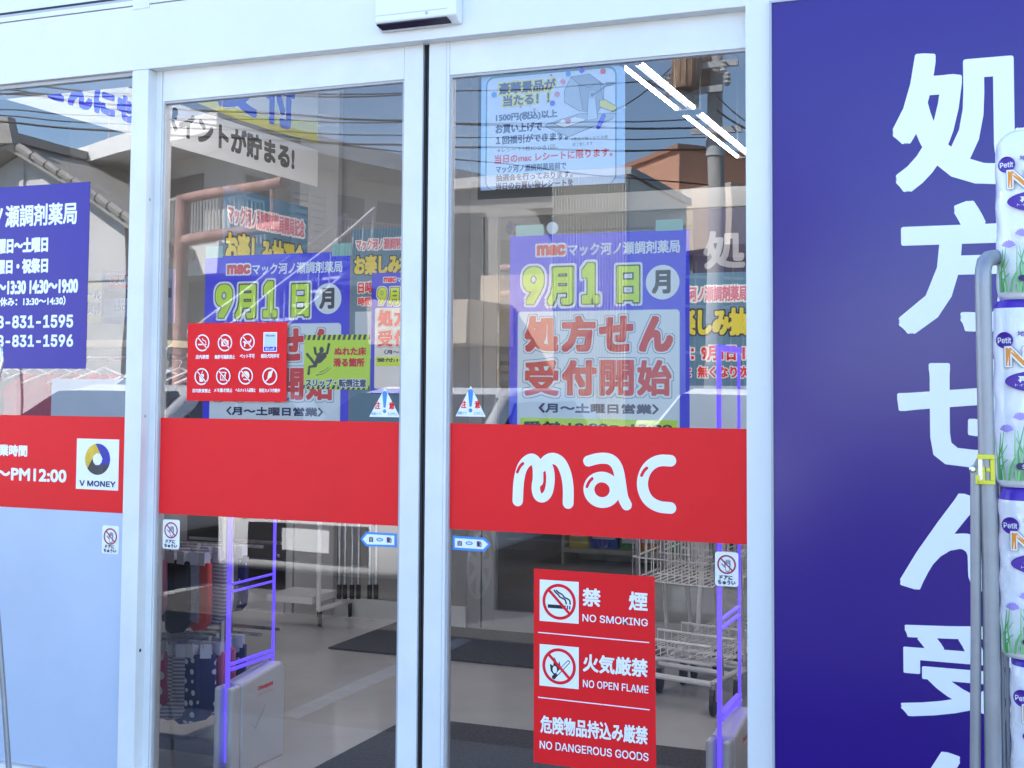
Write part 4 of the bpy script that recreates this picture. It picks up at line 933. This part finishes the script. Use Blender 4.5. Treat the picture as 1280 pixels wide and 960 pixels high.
for ti, z in enumerate((.765, .415)):
    for k in range(7):
        for j in range(4):
            nm, m = SOCKM[order[(ti, k)]] if j == 0 else SOCKM[rs.choice((0, 1, 2, 3, 3, 4, 5, 6))]
            x = xr - .20 + .052 * k + rs.uniform(-.010, .010); y = yr - .325 + j * .075 + rs.uniform(-.01, .01); sc = rs.uniform(.95, 1.2)
            t = thing('sock_pack', '%s socks %s on the rack\'s %s tier, %s' % (nm, ordw[k], ('upper', 'lower')[ti], ('in front', 'second', 'third', 'rearmost')[j]), 'socks', (x, y, z), 'socks hanging on the rack')
            b = MB(); a = R(rs.uniform(-25, 25)); fl = rs.choice((1, 1, -1)); b.T = Matrix.Translation((x, y, z)) @ Matrix.Rotation(a, 4, 'Z')
            b.hull([(fl * px * sc * 1.15, -.011, pz * sc * 1.05) for px, pz in SP], [(fl * px * sc * 1.15, .011, pz * sc * 1.05) for px, pz in SP], m); pch(b, 'sock', t, bevel=.006, smooth=True)
            b = MB(); b.T = Matrix.Translation((x, y, z)) @ Matrix.Rotation(a, 4, 'Z'); b.box(-.021, .021, -.013, .013, -.012, .036, mat('header_card', (.55, .54, .58), .6)); pch(b, 'card', t)
            cnt += 1
# clothes rails behind the fixed window and the left door
gr = thing('garment_rail', 'chrome garment rail hung with clothes behind the left window', 'rail', (-3.5, .6, 0))
b = MB(); b.tube([(-4.6, .62, 1.545), (-2.88, .62, 1.545)], .012, CHROME); b.tube([(-4.6, .62, 0), (-4.6, .62, 1.545)], .014, CHROME); b.tube([(-2.90, .62, 0), (-2.90, .62, 1.545)], .014, CHROME); pch(b, 'rail', gr, smooth=True)
def garment(x, y, z, m, nm, label, h, ang):
    t = thing('hanging_garment', label, 'garment', (x, y, z), 'clothes hanging on the rail')
    T = Matrix.Translation((x, y, z)) @ Matrix.Rotation(ang, 4, 'Z')
    b = MB(); b.T = T; b.tube([(0, 0, 0), (.012, 0, .022), (0, 0, .035), (-.014, 0, .02)], .002, CHROME, n=6); b.tube([(-.17, 0, -.07), (0, 0, -.005), (.17, 0, -.07)], .004, PW, n=6); pch(b, 'hanger', t)
    b = MB(); b.T = T; out = [(-.05, -.035), (.05, -.035), (.19, -.085), (.23, -.30), (.18, -.31), (.165, -.20), (.16, -h), (-.16, -h), (-.165, -.20), (-.18, -.31), (-.23, -.30), (-.19, -.085)]
    n = 12; rows = []
    for r in range(9):
        zf = r / 8; zz_ = -.035 - (h - .035) * zf; wd_ = .05 + (.15 * min(1, zf * 5)) ; row = []
        for k in range(n + 1):
            u = -wd_ + 2 * wd_ * k / n; row.append((u, .010 * math.sin(k * 2.2 + x * 9 + zf) * (.3 + zf) , zz_ + .006 * math.sin(k * 1.3)))
        rows.append(row)
    vs = [p for row in rows for p in row] + [(p[0], p[1] + .022, p[2]) for row in rows for p in row]; o = 9 * (n + 1); fs = []
    for r in range(8):
        for k in range(n):
            q = r * (n + 1) + k; fs.append((q, q + 1, q + n + 2, q + n + 1)); fs.append((o + q, o + q + n + 1, o + q + n + 2, o + q + 1))
    ring = [k for k in range(n + 1)] + [(r + 1) * (n + 1) - 1 for r in range(1, 9)] + [8 * (n + 1) + k for k in range(n - 1, -1, -1)] + [r * (n + 1) for r in range(7, 0, -1)]
    fs += [(ring[i], o + ring[i], o + ring[(i + 1) % len(ring)], ring[(i + 1) % len(ring)]) for i in range(len(ring))]
    b.add(vs, fs, m)
    for sx in (-1, 1): b.hull([(sx * .17, -.004, -.05), (sx * .235, -.002, -.27), (sx * .185, -.002, -.285), (sx * .15, -.004, -.16)], [(sx * .17, .024, -.05), (sx * .235, .022, -.27), (sx * .185, .022, -.285), (sx * .15, .024, -.16)], m)
    pch(b, 'cloth', t, smooth=True)
GM = [('crimson', mat('cloth_crimson', (.58, .02, .07), .9, var=.2)), ('dark grey', mat('cloth_charcoal', (.05, .05, .06), .9)), ('brown striped', stripes('cloth_brown_stripes', (.20, .12, .11), (.09, .06, .06), 9)), ('taupe', mat('cloth_taupe', (.24, .18, .17), .9, var=.2)), ('cream', mat('cloth_cream', (.55, .50, .48), .9))]
gl = [(-4.32, 1, .5, .3), (-4.2, 4, .45, 1.2), (-4.08, 3, .5, 1.3), (-3.98, 1, .5, 1.25), (-3.86, 0, .50, .25), (-3.72, 0, .5, .3), (-3.60, 0, .48, .2), (-3.50, 0, .5, 1.1), (-3.30, 1, .36, 1.1), (-3.22, 2, .36, .9), (-3.13, 2, .34, 1.0), (-3.05, 3, .36, 1.15), (-2.97, 1, .34, 1.1)]
for i, (x, c_, h, a) in enumerate(gl):
    pos = ['at the far left end of the rail', 'second along the rail from its left end', 'third along the rail from its left end', 'fourth along the rail from its left end', 'left of the three crimson ones facing the glass', 'between two crimson ones', 'right of the three crimson ones facing the glass', 'turned side on behind the window post', 'first beyond the window post', 'second beyond the window post', 'third beyond the window post', 'fourth beyond the window post', 'at the right end of the rail'][i]
    garment(x, .62, 1.51, GM[c_][1], GM[c_][0], '%s garment hanging %s' % (GM[c_][0], pos), h, a)
S = Sheet(.42, thick=.008)
S.pxpanel((127.8, 339), (217, 404), mat('card_lilac', (.34, .38, .52), .35)); S.rect((134, 343), (168, 360), PR); S.text('まとめ買い', (136, 346), (167, 356), PW, .04); S.rect((130, 362), (214, 372), mat('card_navy', (.06, .06, .12), .4))
S.rect((130, 373), (195, 395), PPALE); S.text('１点', (148, 374), (156, 379), PGREY, .03); S.text('150', (142, 381), (157, 388.5), PGREY, .05); S.rect((200, 343), (208, 357), PR); S.text('円', (202, 384), (207, 389), PN, .03)
S.build('price_card', 'pale lilac price card with red heading behind the window post', 'price card')
S = Sheet(.66, thick=.003); S.pxpanel((96, 352), (128, 402), mat('shelf_yellow', (.70, .60, .18), .6)); S.text('セール', (100, 362), (126, 374), PN, .04, outl=((PW, .12),)); S.text('お買得', (100, 378), (126, 392), PN, .04, outl=((PW, .12),))
S.build('shelf_card', 'yellow shelf card half hidden behind the violet hours sign', 'price card')
b = MB(); b.box(-4.7, -3.46, .9, 1.25, 1.60, 1.63, mat('shelf_cream', (.66, .58, .40), .5)); tag(b.build('wall_shelf'), 'cream wooden shelf board above the crimson garments', 'shelf')
b = MB(); p = Wy(216, 505, .7); b.box(p.x - .16, p.x + .12, .68, .76, p.z - .02, p.z + .05, mat('towel_white', (.62, .63, .66), .9, var=.1, bump=.3)); tag(b.build('folded_cloth', bevel=.02), 'white folded cloth below the striped garments', 'cloth')

# shop shelves beyond the inner door
for si, (sx, sy) in enumerate(((-2.9, 6.2), (-1.5, 6.6))):
    t = thing('shop_shelf', ('cream shop shelf seen left of the right door poster', 'cream shop shelf deeper behind the right door poster')[si], 'shelf', (sx, sy, 0), 'shelves inside the shop')
    b = MB(); CR = mat('shelf_metal', (.55, .52, .44), .5)
    b.box(sx - .6, sx + .6, sy + .36, sy + .4, 0, 2.1, CR); b.box(sx - .62, sx - .6, sy, sy + .4, 0, 2.1, CR); b.box(sx + .6, sx + .62, sy, sy + .4, 0, 2.1, CR)
    for z in (.1, .55, 1.0, 1.45, 1.9): b.box(sx - .599, sx + .599, sy, sy + .359, z, z + .035, CR)
    pch(b, 'body', t)
    rs2 = random.Random(3 + si)
    for li, z in enumerate((.137, .587, 1.037, 1.487)):
        x = sx - .57; ci = 0
        while x < sx + .45:
            wdt = rs2.uniform(.14, .24); hh = rs2.uniform(.18, .34); cname, cc = rs2.choice((('red', (.5, .03, .03)), ('white', (.65, .65, .65)), ('yellow', (.65, .5, .06)), ('green', (.08, .3, .12)), ('blue', (.05, .12, .45)), ('orange', (.7, .25, .04))))
            b = MB(); b.box(x, x + wdt, sy + .04, sy + .3, z, z + hh, mat('carton_' + cname, cc, .5)); b.box(x + .02, x + wdt - .02, sy + .037, sy + .0395, z + hh * .3, z + hh * .7, PW)
            tag(b.build('carton', bevel=.004), '%s carton, number-%s place from the left, on the %s shelf board of the %s unit' % (cname, ('one', 'two', 'three', 'four', 'five', 'six', 'seven', 'eight')[ci], ('lowest', 'second', 'third', 'top')[li], ('left', 'right')[si]), 'carton', 'cartons on the shop shelves')
            x += wdt + .015; ci += 1

# ================================================================== across the parking lot (seen in the glass); y is mirrored by the builder
def M(): return MB(mirror=True)
def v3(px, py, y): return Wy(px, py, y)
WALLW = mat('house_plaster', (.78, .77, .75), .8, var=.08, scale=1.5, bump=.1, bscale=30)
WALLG = mat('grey_plaster', (.60, .59, .58), .85, var=.1, scale=1)
DARKW = mat('dark_window', (.03, .035, .04), .12)
RAIL = mat('white_railing', (.55, .55, .55), .45)
ROOFT = mat('roof_tile', (.32, .30, .28), .7, var=.25, scale=10, bump=.6, bscale=20)
TAN = mat('tan_plaster', (.60, .33, .23), .85, var=.08, scale=1)
CREAM = mat('cream_plaster', (.62, .52, .42), .85, var=.06, scale=1)
RUST = mat('rusty_red_paint', (.52, .30, .26), .6, var=.5, scale=5)
ah = thing('apartment_house', 'white flat roofed apartment house with balcony and outside stairs mirrored in the glass', 'house', (-15, -18, 0))
ZR = 6.5
C_, L_, R_ = [Vector((q.x, q.y)) for q in (Wz(271, 136, ZR), Wz(83, 187, ZR), Wz(515, 198, ZR))]
eA = (L_ - C_).normalized(); eB = (R_ - C_).normalized(); R_ = C_ + (R_ - C_) * 1.5; LB = L_ + (R_ - C_)
def ab(a, c_): p = C_ + eA * a + eB * c_; return (p.x, p.y)
lA, lB = (L_ - C_).length, (R_ - C_).length
b = M(); b.prism([ab(0, 0), ab(lA, 0), ab(lA, lB), ab(0, lB)], ZR - .36, ZR, WALLW); pch(b, 'roof', ah)
b = M(); b.prism([ab(1.3, 1.3), ab(lA - .8, 1.3), ab(lA - .8, lB), ab(1.3, lB)], 0, ZR - .365, WALLG); pch(b, 'wall', ah)
ZB = 4.05
b = M(); b.prism([ab(.25, .25), ab(lA - 1, .25), ab(lA - 1, 1.29), ab(1.29, 1.29), ab(1.29, 7.6), ab(.25, 7.6)], ZB - .55, ZB, WALLW); pch(b, 'balcony', ah)
def railing(b, p, q, z0, z1, n):
    p, q = Vector(p), Vector(q); d = q - p
    for k in range(n + 1): x = p + d * k / n; b.tube([(x.x, x.y, z0), (x.x, x.y, z1)], .018, RAIL, n=5)
    b.tube([(p.x, p.y, z1), (q.x, q.y, z1)], .035, RAIL, n=6); b.tube([(p.x, p.y, z0 + .08), (q.x, q.y, z0 + .08)], .02, RAIL, n=5)
b = M(); railing(b, ab(.35, .35), ab(lA - 1.1, .35), ZB, ZB + .95, 44); railing(b, ab(.35, .35), ab(.35, 1.6), ZB, ZB + .95, 10); railing(b, ab(.35, 3.7), ab(.35, 7.6), ZB, ZB + .95, 36); pch(b, 'railing', ah)
for wi, (c0_, c1_, z0, z1) in enumerate(((4.6, 5.6, 3.95, 5.7), (6.1, 7.2, 4.7, 5.7), (1.8, 2.7, 4.6, 5.7))):
    b = M(); o = .02; b.prism([ab(1.3 - o, c0_), ab(1.35, c0_), ab(1.35, c1_), ab(1.3 - o, c1_)], z0, z1, DARKW); w_ = pch(b, 'window', ah)
    b = M(); b.prism([ab(1.27, c0_ - .06), ab(1.29, c0_ - .06), ab(1.29, c0_), ab(1.27, c0_)], z0 - .05, z1 + .05, RAIL); b.prism([ab(1.27, c1_), ab(1.29, c1_), ab(1.29, c1_ + .06), ab(1.27, c1_ + .06)], z0 - .05, z1 + .05, RAIL); b.prism([ab(1.27, c0_), ab(1.29, c0_), ab(1.29, c1_), ab(1.27, c1_)], z1, z1 + .06, RAIL)
    f_ = b.build('frame', w_)
b = M()   # slatted screens
for c0_, c1_, z0, z1 in ((2.9, 3.9, 4.35, 5.6),):
    for k in range(9): z = z0 + (z1 - z0) * k / 9; b.prism([ab(.9, c0_), ab(1.0, c0_), ab(1.0, c1_), ab(.9, c1_)], z, z + .09, RAIL)
    for c in (c0_, (c0_ + c1_) / 2, c1_): b.prism([ab(.86, c - .04), ab(.9, c - .04), ab(.9, c + .04), ab(.86, c + .04)], z0 - .05, z1 + .1, RAIL)
pch(b, 'slatted_screen', ah)
b = M()   # outside stairs
st0, st1 = Vector(ab(-.1, 3.6)), Vector(ab(-.1, -2.8))
for k in range(14):
    f = k / 14; p = st0 + (st1 - st0) * f; q = st0 + (st1 - st0) * (f + .075); z = ZB - (ZB) * (k + 1) / 14
    n_ = (-eA) * 1.0
    b.prism([(p.x, p.y), (q.x, q.y), (q.x + n_.x, q.y + n_.y), (p.x + n_.x, p.y + n_.y)], z, z + .06, RAIL)
for off in (0, 1.0):
    a_ = st0 - eA * off; c_ = st1 - eA * off
    for hz in (.05, .95): b.tube([(a_.x, a_.y, ZB + hz), (c_.x, c_.y, hz)], .05, RAIL, n=6)
    for k in range(20): f = k / 19; p = a_ + (c_ - a_) * f; z = ZB * (1 - f); b.tube([(p.x, p.y, z), (p.x, p.y, z + .95)], .018, RAIL, n=5)
pch(b, 'staircase', ah)
b = M()
for a in (2.2, 4.6): b.prism([ab(a, 1.26), ab(a + 1.3, 1.26), ab(a + 1.3, 1.29), ab(a, 1.29)], 4.0, 5.7, DARKW)
pch(b, 'balcony_window', ah)
b = M(); p = ab(.6, .6); b.tube([(p[0], p[1], ZR), (p[0], p[1], ZR + 1.6)], .03, RAIL); p = ab(lA - 2, .5); b.tube([(p[0], p[1], ZR), (p[0], p[1], ZR + 1.2)], .025, RAIL); p = ab(lA - 1.2, .5); b.tube([(p[0], p[1], ZR), (p[0], p[1], ZR + 1.2)], .025, RAIL); pch(b, 'aerial', ah)

th = thing('tiled_house', 'old house with grey tiled gable roof mirrored in the left window', 'house', (-19, -16, 0))
A = v3(14, 176, 16); B_ = v3(112, 240, 16); sl_ = (A.z - B_.z) / (B_.x - A.x)
def gab(x): return A.z - abs(x - A.x) * sl_
b = M(); x0_, x1_ = A.x - 3.6, A.x + 2.6
b.hull([(x0_, 16.4, 0), (x1_, 16.4, 0), (x1_, 16.4, gab(x1_) - .2), (A.x, 16.4, A.z - .2), (x0_, 16.4, gab(x0_) - .2)], [(x0_, 24, 0), (x1_, 24, 0), (x1_, 24, gab(x1_) - .2), (A.x, 24, A.z - .2), (x0_, 24, gab(x0_) - .2)], WALLG); pch(b, 'wall', th)
for s_ in (-1, 1):
    b = M(); e = A.x + s_ * 3.9; b.hull([(A.x, 16, A.z), (e, 16, gab(e)), (e, 16, gab(e) - .18), (A.x, 16, A.z - .18)], [(A.x, 24.3, A.z), (e, 24.3, gab(e)), (e, 24.3, gab(e) - .18), (A.x, 24.3, A.z - .18)], ROOFT)
    for k in range(12): f = k / 12; b.tube([(A.x + s_ * 3.9 * f, 15.98, A.z - 3.9 * f * sl_ + .03), (A.x + s_ * 3.9 * (f + .07), 15.98, A.z - 3.9 * (f + .07) * sl_ + .0)], .085, ROOFT, n=6)
    pch(b, 'roof', th)
b = M(); b.box(A.x - .16, A.x + .16, 15.9, 24.4, A.z - .02, A.z + .16, ROOFT); b.hull([(A.x - .3, 15.85, A.z - .1), (A.x + .3, 15.85, A.z - .1), (A.x + .18, 15.85, A.z + .42), (A.x - .18, 15.85, A.z + .42)], [(A.x - .3, 16.05, A.z - .1), (A.x + .3, 16.05, A.z - .1), (A.x + .18, 16.05, A.z + .42), (A.x - .18, 16.05, A.z + .42)], ROOFT); pch(b, 'ridge', th)
b = M(); b.box(A.x - .05, A.x + .05, 16.36, 16.4, 0, A.z - .3, RAIL); b.box(x0_, x1_, 16.37, 16.4, 3.4, 3.5, RAIL); pch(b, 'timber', th)
b = M(); b.box(A.x - 2.4, A.x - .9, 16.36, 16.41, 1, 2.4, DARKW); pch(b, 'window', th)

wh = thing('warehouse', 'low grey warehouse with flat roof mirrored in the right door', 'building', (-7.5, -14, 0))
a0, a1 = v3(520, 246, 14), v3(700, 232, 14); zr = (a0.z + a1.z) / 2
b = M(); b.box(a0.x, a1.x, 14, 22, 0, zr, mat('warehouse_wall', (.33, .32, .31), .85, var=.08)); pch(b, 'wall', wh)
b = M(); b.box(a0.x - .1, a1.x, 13.8, 22.1, zr + .001, zr + .16, WALLG); b.box(v3(663, 262, 13.8).x, v3(700, 262, 13.8).x, 13.6, 13.99, v3(663, 262, 13.8).z - .04, v3(663, 262, 13.8).z + .04, ROOFT); pch(b, 'roof', wh)
b = M(); p = v3(568, 290, 13.95); b.box(p.x - .5, p.x + .5, 13.94, 13.99, p.z - 1.2, p.z + .25, DARKW); pch(b, 'window', wh)
b = M(); p = v3(600, 320, 13.9); q = v3(700, 320, 13.9); b.box(p.x, q.x, 13.93, 13.99, .0, v3(600, 352, 13.9).z + .1, CREAM); pch(b, 'shutter', wh)
b = M(); p = v3(562, 300, 13.8); b.box(p.x - .5, v3(640, 300, 13.8).x, 12.2, 13.9, 0, 1.2, CREAM); b.box(p.x - .5, v3(640, 300, 13.8).x, 12.2, 13.9, 2.0, 2.6, CREAM); pch(b, 'loading_bay', wh)

cb = thing('corrugated_shed', 'white corrugated metal shed mirrored behind the right door poster', 'shed', (-5, -12, 0))
a0, a1 = v3(694, 226, 12), v3(786, 240, 12)
CORR = mat('white_corrugated', (.80, .78, .72), .5, .1, var=.06)
b = M(); n = 26; pts = []
for k in range(n * 4 + 1):
    x = a0.x + (a1.x - a0.x) * k / (n * 4); pts.append((x, 12 - (.11 if (k % 4) in (1, 2) else 0)))
b.prism(pts + [(a1.x, 15), (a0.x, 15)], 0, a0.z, CORR); pch(b, 'cladding', cb)
b = M(); b.box(a0.x - .05, a1.x + .05, 11.9, 15.1, a0.z + .002, a0.z + .1, WALLG); pch(b, 'roof', cb)

tbd = thing('tan_building', 'tan building with dark car port opening mirrored in the right door', 'building', (-5, -18, 0))
ZT2 = 5.5
c2, l2, r2 = [Vector((q.x, q.y)) for q in (Wz(850, 188, ZT2), Wz(735, 230, ZT2), Wz(985, 205, ZT2))]; bk = l2 + (r2 - c2)
b = M(); b.prism([tuple(c2), tuple(l2), tuple(bk), tuple(r2)], 0, ZT2, TAN); pch(b, 'wall', tbd)
b = M(); b.prism([(p[0] * 1.0, p[1] - .12) for p in (c2, l2, bk, r2)], ZT2 + .002, ZT2 + .1, mat('tan_cap', (.40, .22, .16), .7)); pch(b, 'parapet', tbd)
def edge(p, q, f, off):                              # point along a wall foot, moved outwards
    d = (q - p); nn = Vector((d.y, -d.x)).normalized(); nn = nn if nn.y < 0 else -nn
    e = p + d * f + nn * off; return (e.x, e.y)
zz1 = 4.75
b = M(); b.prism([edge(c2, r2, 0, 1.3), edge(c2, r2, 1.2, 1.3), edge(c2, r2, 1.2, 0.01), edge(c2, r2, 0, .01)], zz1 - 1.0, zz1, CREAM); b.prism([edge(l2, c2, .35, 1.3), edge(l2, c2, 1.02, 1.3), edge(l2, c2, 1.02, .01), edge(l2, c2, .35, .01)], zz1 - 1.0, zz1 - .001, CREAM); pch(b, 'canopy', tbd)
b = M(); b.prism([edge(c2, r2, .0, .02), edge(c2, r2, .72, .02), edge(c2, r2, .72, -.02), edge(c2, r2, 0, -.02)], .4, 3.7, DARKW); pch(b, 'opening', tbd)
b = M()
for k in range(7): b.prism([edge(c2, r2, .02 + k * .11, .06), edge(c2, r2, .025 + k * .11, .06), edge(c2, r2, .025 + k * .11, .03), edge(c2, r2, .02 + k * .11, .03)], .4, 3.6, RAIL)
for z in (1.2, 2.0, 2.8, 3.3): b.prism([edge(c2, r2, .0, .055), edge(c2, r2, .7, .055), edge(c2, r2, .7, .035), edge(c2, r2, 0, .035)], z, z + .05, RAIL)
pch(b, 'window_grid', tbd)

up_ = thing('utility_pole', 'grey utility pole with rusty transformers mirrored in the right door', 'pole', (-3.36, -11, 0))
POLE = mat('concrete_pole', (.46, .44, .42), .8, var=.15, scale=4)
b = M(); xp = v3(895, 200, 11).x; b.tube([(xp, 11, 0), (xp, 11, 9.5)], .105, POLE, n=18, r2=.08); pch(b, 'shaft', up_, smooth=True)
RT_ = mat('rusty_steel', (.34, .20, .12), .6, var=.5, scale=9)
for i, (px, py0, py1) in enumerate(((856, 66, 112), (872, 68, 110))):
    b = M(); t0, t1 = v3(px, py1, 10.7 + .25 * i), v3(px, py0, 10.7 + .25 * i); b.lathe(t0, (0, 0, 1), [(.0, 0), (.15, .0), (.16, .03), (.16, t1.z - t0.z - .02), (.17, t1.z - t0.z), (.12, t1.z - t0.z + .06)], RT_, n=18)
    for k in range(14): an = 2 * math.pi * k / 14; b.box(t0.x + .165 * math.cos(an) - .008, t0.x + .165 * math.cos(an) + .008, t0.y + .165 * math.sin(an) - .008, t0.y + .165 * math.sin(an) + .008, t0.z + .05, t1.z - .05, RT_)
    pch(b, 'transformer', up_)
b = M()
for px0, px1, py in ((830, 905, 118), (865, 930, 165), (838, 925, 88)): p, q = v3(px0, py, 10.82), v3(px1, py, 10.82); b.box(p.x, q.x, 10.78, 10.84, p.z - .035, p.z + .035, GREYAL)
pch(b, 'cross_arm', up_)
for px, py in ((833, 100), (843, 108), (852, 121), (862, 124), (870, 125), (905, 85), (910, 100)):
    b = M(); p = v3(px, py, 10.75); b.lathe(p, (0, 0, 1), [(.025, -.08), (.05, -.05), (.03, -.03), (.05, 0), (.03, .02), (.045, .05), (.02, .07)], RAIL, n=10); pch(b, 'insulator', up_)
b = M(); p = v3(891, 178, 10.8); b.lathe((xp, 11, p.z - .14), (0, 0, 1), [(.112, 0), (.112, .24)], RAIL, n=18); pch(b, 'plate', up_)
b = M(); b.lathe((xp, 11, .4), (0, 0, 1), [(.115, 0), (.114, 1.3)], mat('pole_band', (.25, .24, .22), .7), n=18); pch(b, 'guard', up_)
WIRE = mat('wire_black', (.02, .018, .02), .6)
wires = [((-60, 96, 6), (900, 30, 11)), ((-60, 118, 7), (895, 96, 11)), ((-60, 100, 7), (500, 118, 9)), ((-60, 113, 8), (895, 160, 11)), ((-60, 135, 8), (895, 148, 11)), ((-60, 141, 8), (895, 172, 11)), ((-60, 148, 8), (897, 188, 11)), ((-60, 100, 6), (893, 235, 11)),
         ((895, 118, 11), (1000, 175, 9)), ((895, 135, 11), (1000, 170, 9)), ((895, 165, 11), (1000, 205, 9)), ((860, 60, 11), (760, 140, 12)), ((840, 118, 11), (700, 20, 12))]
for i, (p, q) in enumerate(wires):
    p, q = v3(*p), v3(*q); b = M(); pts = []
    for k in range(17): f = k / 16; r_ = p.lerp(q, f); r_.z -= .10 * 4 * f * (1 - f); pts.append(r_)
    b.tube(pts, .008 if i % 3 else .013, WIRE, n=5)
    o = b.build('power_line'); tag(o, 'black power line in the mirrored sky above the street', 'wire', 'power lines over the street')

pf = thing('pipe_barrier', 'rusty red tubular height barrier mirrored in the left door', 'barrier', (-6.5, -5.5, 0))
b = M(); z1_ = 3.0; pA = Wz(229, 251, z1_); pB = Wz(356, 226, z1_); dirp = (pB - pA); pB = pA + dirp * 1.0
zl = Wy(229, 301, pA.y).z
b.tube([(pA.x, pA.y, 0), (pA.x, pA.y, z1_ + .03)], .06, RUST, n=14); pch(b, 'post', pf, smooth=True)
b = M(); b.tube([pA, pB], .045, RUST, n=14); b.lathe(pB, dirp, [(.052, -.02), (.052, .02)], RUST); pch(b, 'top_pipe', pf, smooth=True)
b = M(); b.tube([(pA.x, pA.y, zl), (pB.x, pB.y, zl)], .045, RUST, n=14); pch(b, 'lower_pipe', pf, smooth=True)
b = M(); m_ = pA + dirp * .9; b.tube([(m_.x, m_.y, z1_), (m_.x, m_.y, zl)], .022, RUST); pch(b, 'hanger_bar', pf)

# ---- parked cars
CARW = mat('car_white', (.80, .80, .79), .4, var=.02, coat=.12); CGL = mat('car_glass', (.03, .035, .04), .06); TYRE = mat('tyre', (.02, .02, .02), .85); ALLOY = mat('alloy', (.55, .55, .56), .3, .8)
def car(label):
    # nose towards the shop; built in mirrored space: x across, y away from the glass
    t = thing('parked_car', label, 'car', (0, 0, 0), 'cars parked nose in facing the shop')
    prof = [(0, .28), (0, .62), (.08, .78), (.35, .90), (.95, 1.0), (1.70, 1.36), (2.1, 1.42), (3.0, 1.41), (3.55, 1.28), (3.95, .98), (4.1, .70), (4.1, .28)]
    def sect(y, z): w_ = .80 - max(0, z - .85) * .34; e = max(0, .35 - y) * .35 + max(0, y - 3.8) * .3; return w_ - e
    b = M(); W2 = .80
    lo = [(y, z) for y, z in prof]
    b.hull([(-sect(y, z), y, z) for y, z in lo], [(sect(y, z), y, z) for y, z in lo], CARW); body = pch(b, 'body', t, bevel=.05, smooth=True)
    def slab(pts, m, off): return pts
    b = M(); # windscreen and rear window
    b.hull([(-.66, 1.05, 1.045), (.66, 1.05, 1.045), (.56, 1.66, 1.345), (-.56, 1.66, 1.345)], [(-.66, 1.03, 1.065), (.66, 1.03, 1.065), (.56, 1.64, 1.372), (-.56, 1.64, 1.372)], CGL); pch(b, 'windscreen', t)
    b = M(); b.hull([(-.58, 3.60, 1.27), (.58, 3.60, 1.27), (.66, 3.93, 1.02), (-.66, 3.93, 1.02)], [(-.58, 3.63, 1.29), (.58, 3.63, 1.29), (.66, 3.96, 1.04), (-.66, 3.96, 1.04)], CGL); pch(b, 'rear_window', t)
    for s_ in (-1, 1):
        for y0, y1, y2, y3 in ((1.35, 1.82, 2.25, 2.25), (2.33, 2.33, 3.1, 3.35)):
            b = M(); f = lambda y, z, o: (s_ * (sect(y, z) + o), y, z)
            b.hull([f(y0, .98, -.02), f(y1, 1.30, -.02), f(y2, 1.31, -.02), f(y3, .98, -.02)], [f(y0, .98, .008), f(y1, 1.30, .008), f(y2, 1.31, .008), f(y3, .98, .008)], CGL); pch(b, 'side_window', t)
        for y in (.75, 3.3):
            b = M(); c_ = Vector((s_ * .70, y, .29)); b.lathe(c_, (s_, 0, 0), [(.20, 0), (.285, .0), (.29, .03), (.29, .10), (.275, .125), (.20, .125)], TYRE, n=28)
            wl = pch(b, 'wheel', t)
            b = M(); b.lathe(c_ + Vector((s_ * .126, 0, 0)), (s_, 0, 0), [(.05, 0), (.05, .012)], ALLOY)
            for k in range(7):
                an = 2 * math.pi * k / 7; d = Vector((0, math.cos(an), math.sin(an))); e = Vector((0, -d.z, d.y)) * .026; p0 = c_ + Vector((s_ * .127, 0, 0)) + d * .04; p1 = c_ + Vector((s_ * .127, 0, 0)) + d * .20
                b.hull([p0 - e, p0 + e, p1 + e, p1 - e], [q + Vector((s_ * .009, 0, 0)) for q in (p0 - e, p0 + e, p1 + e, p1 - e)], ALLOY)
            b.tube([c_ + Vector((s_ * .128, .2 * math.cos(q * math.pi / 14), .2 * math.sin(q * math.pi / 14))) for q in range(29)], .012, ALLOY, n=6); r_ = b.build('rim', wl); r_.matrix_parent_inverse = Matrix.Translation(t.location).inverted() @ Matrix.Identity(4); r_.matrix_parent_inverse = Matrix.Identity(4)
        b = M(); b.hull([(s_ * .74, .10, .62), (s_ * .45, .03, .60), (s_ * .45, .05, .74), (s_ * .72, .14, .78)], [(s_ * .74, .06, .62), (s_ * .45, -.01, .60), (s_ * .45, .01, .74), (s_ * .72, .10, .78)], mat('headlamp', (.6, .62, .65), .1)); pch(b, 'headlight', t)
        b = M(); b.box(s_ * .82 - .09, s_ * .82 + .09, 1.28, 1.42, 1.0, 1.12, CARW); pch(b, 'mirror', t, bevel=.02)
    b = M(); b.box(-.42, .42, -.012, .03, .36, .58, RUBBER); b.box(-.165, .165, -.02, .0, .42, .55, PW); pch(b, 'grille', t)
    b = M(); b.box(-.79, .79, .1, 4.0, .16, .30, RUBBER); pch(b, 'underbody', t)
    return t
def put(o, x, y): o.location = (x, -y + 0, 0)
k1 = car('white parked car nearest the glass, mirrored between the two doors')
put(k1, -4.13, 3.28)
k2_ = dup(k1); put(k2_, -6.75, 3.1); k2_['label'] = 'white parked car mirrored at the left, beside the pipe barrier'
k3 = dup(k1); put(k3, -2.35, 6.1); k3['label'] = 'white parked car mirrored farther back at the right'
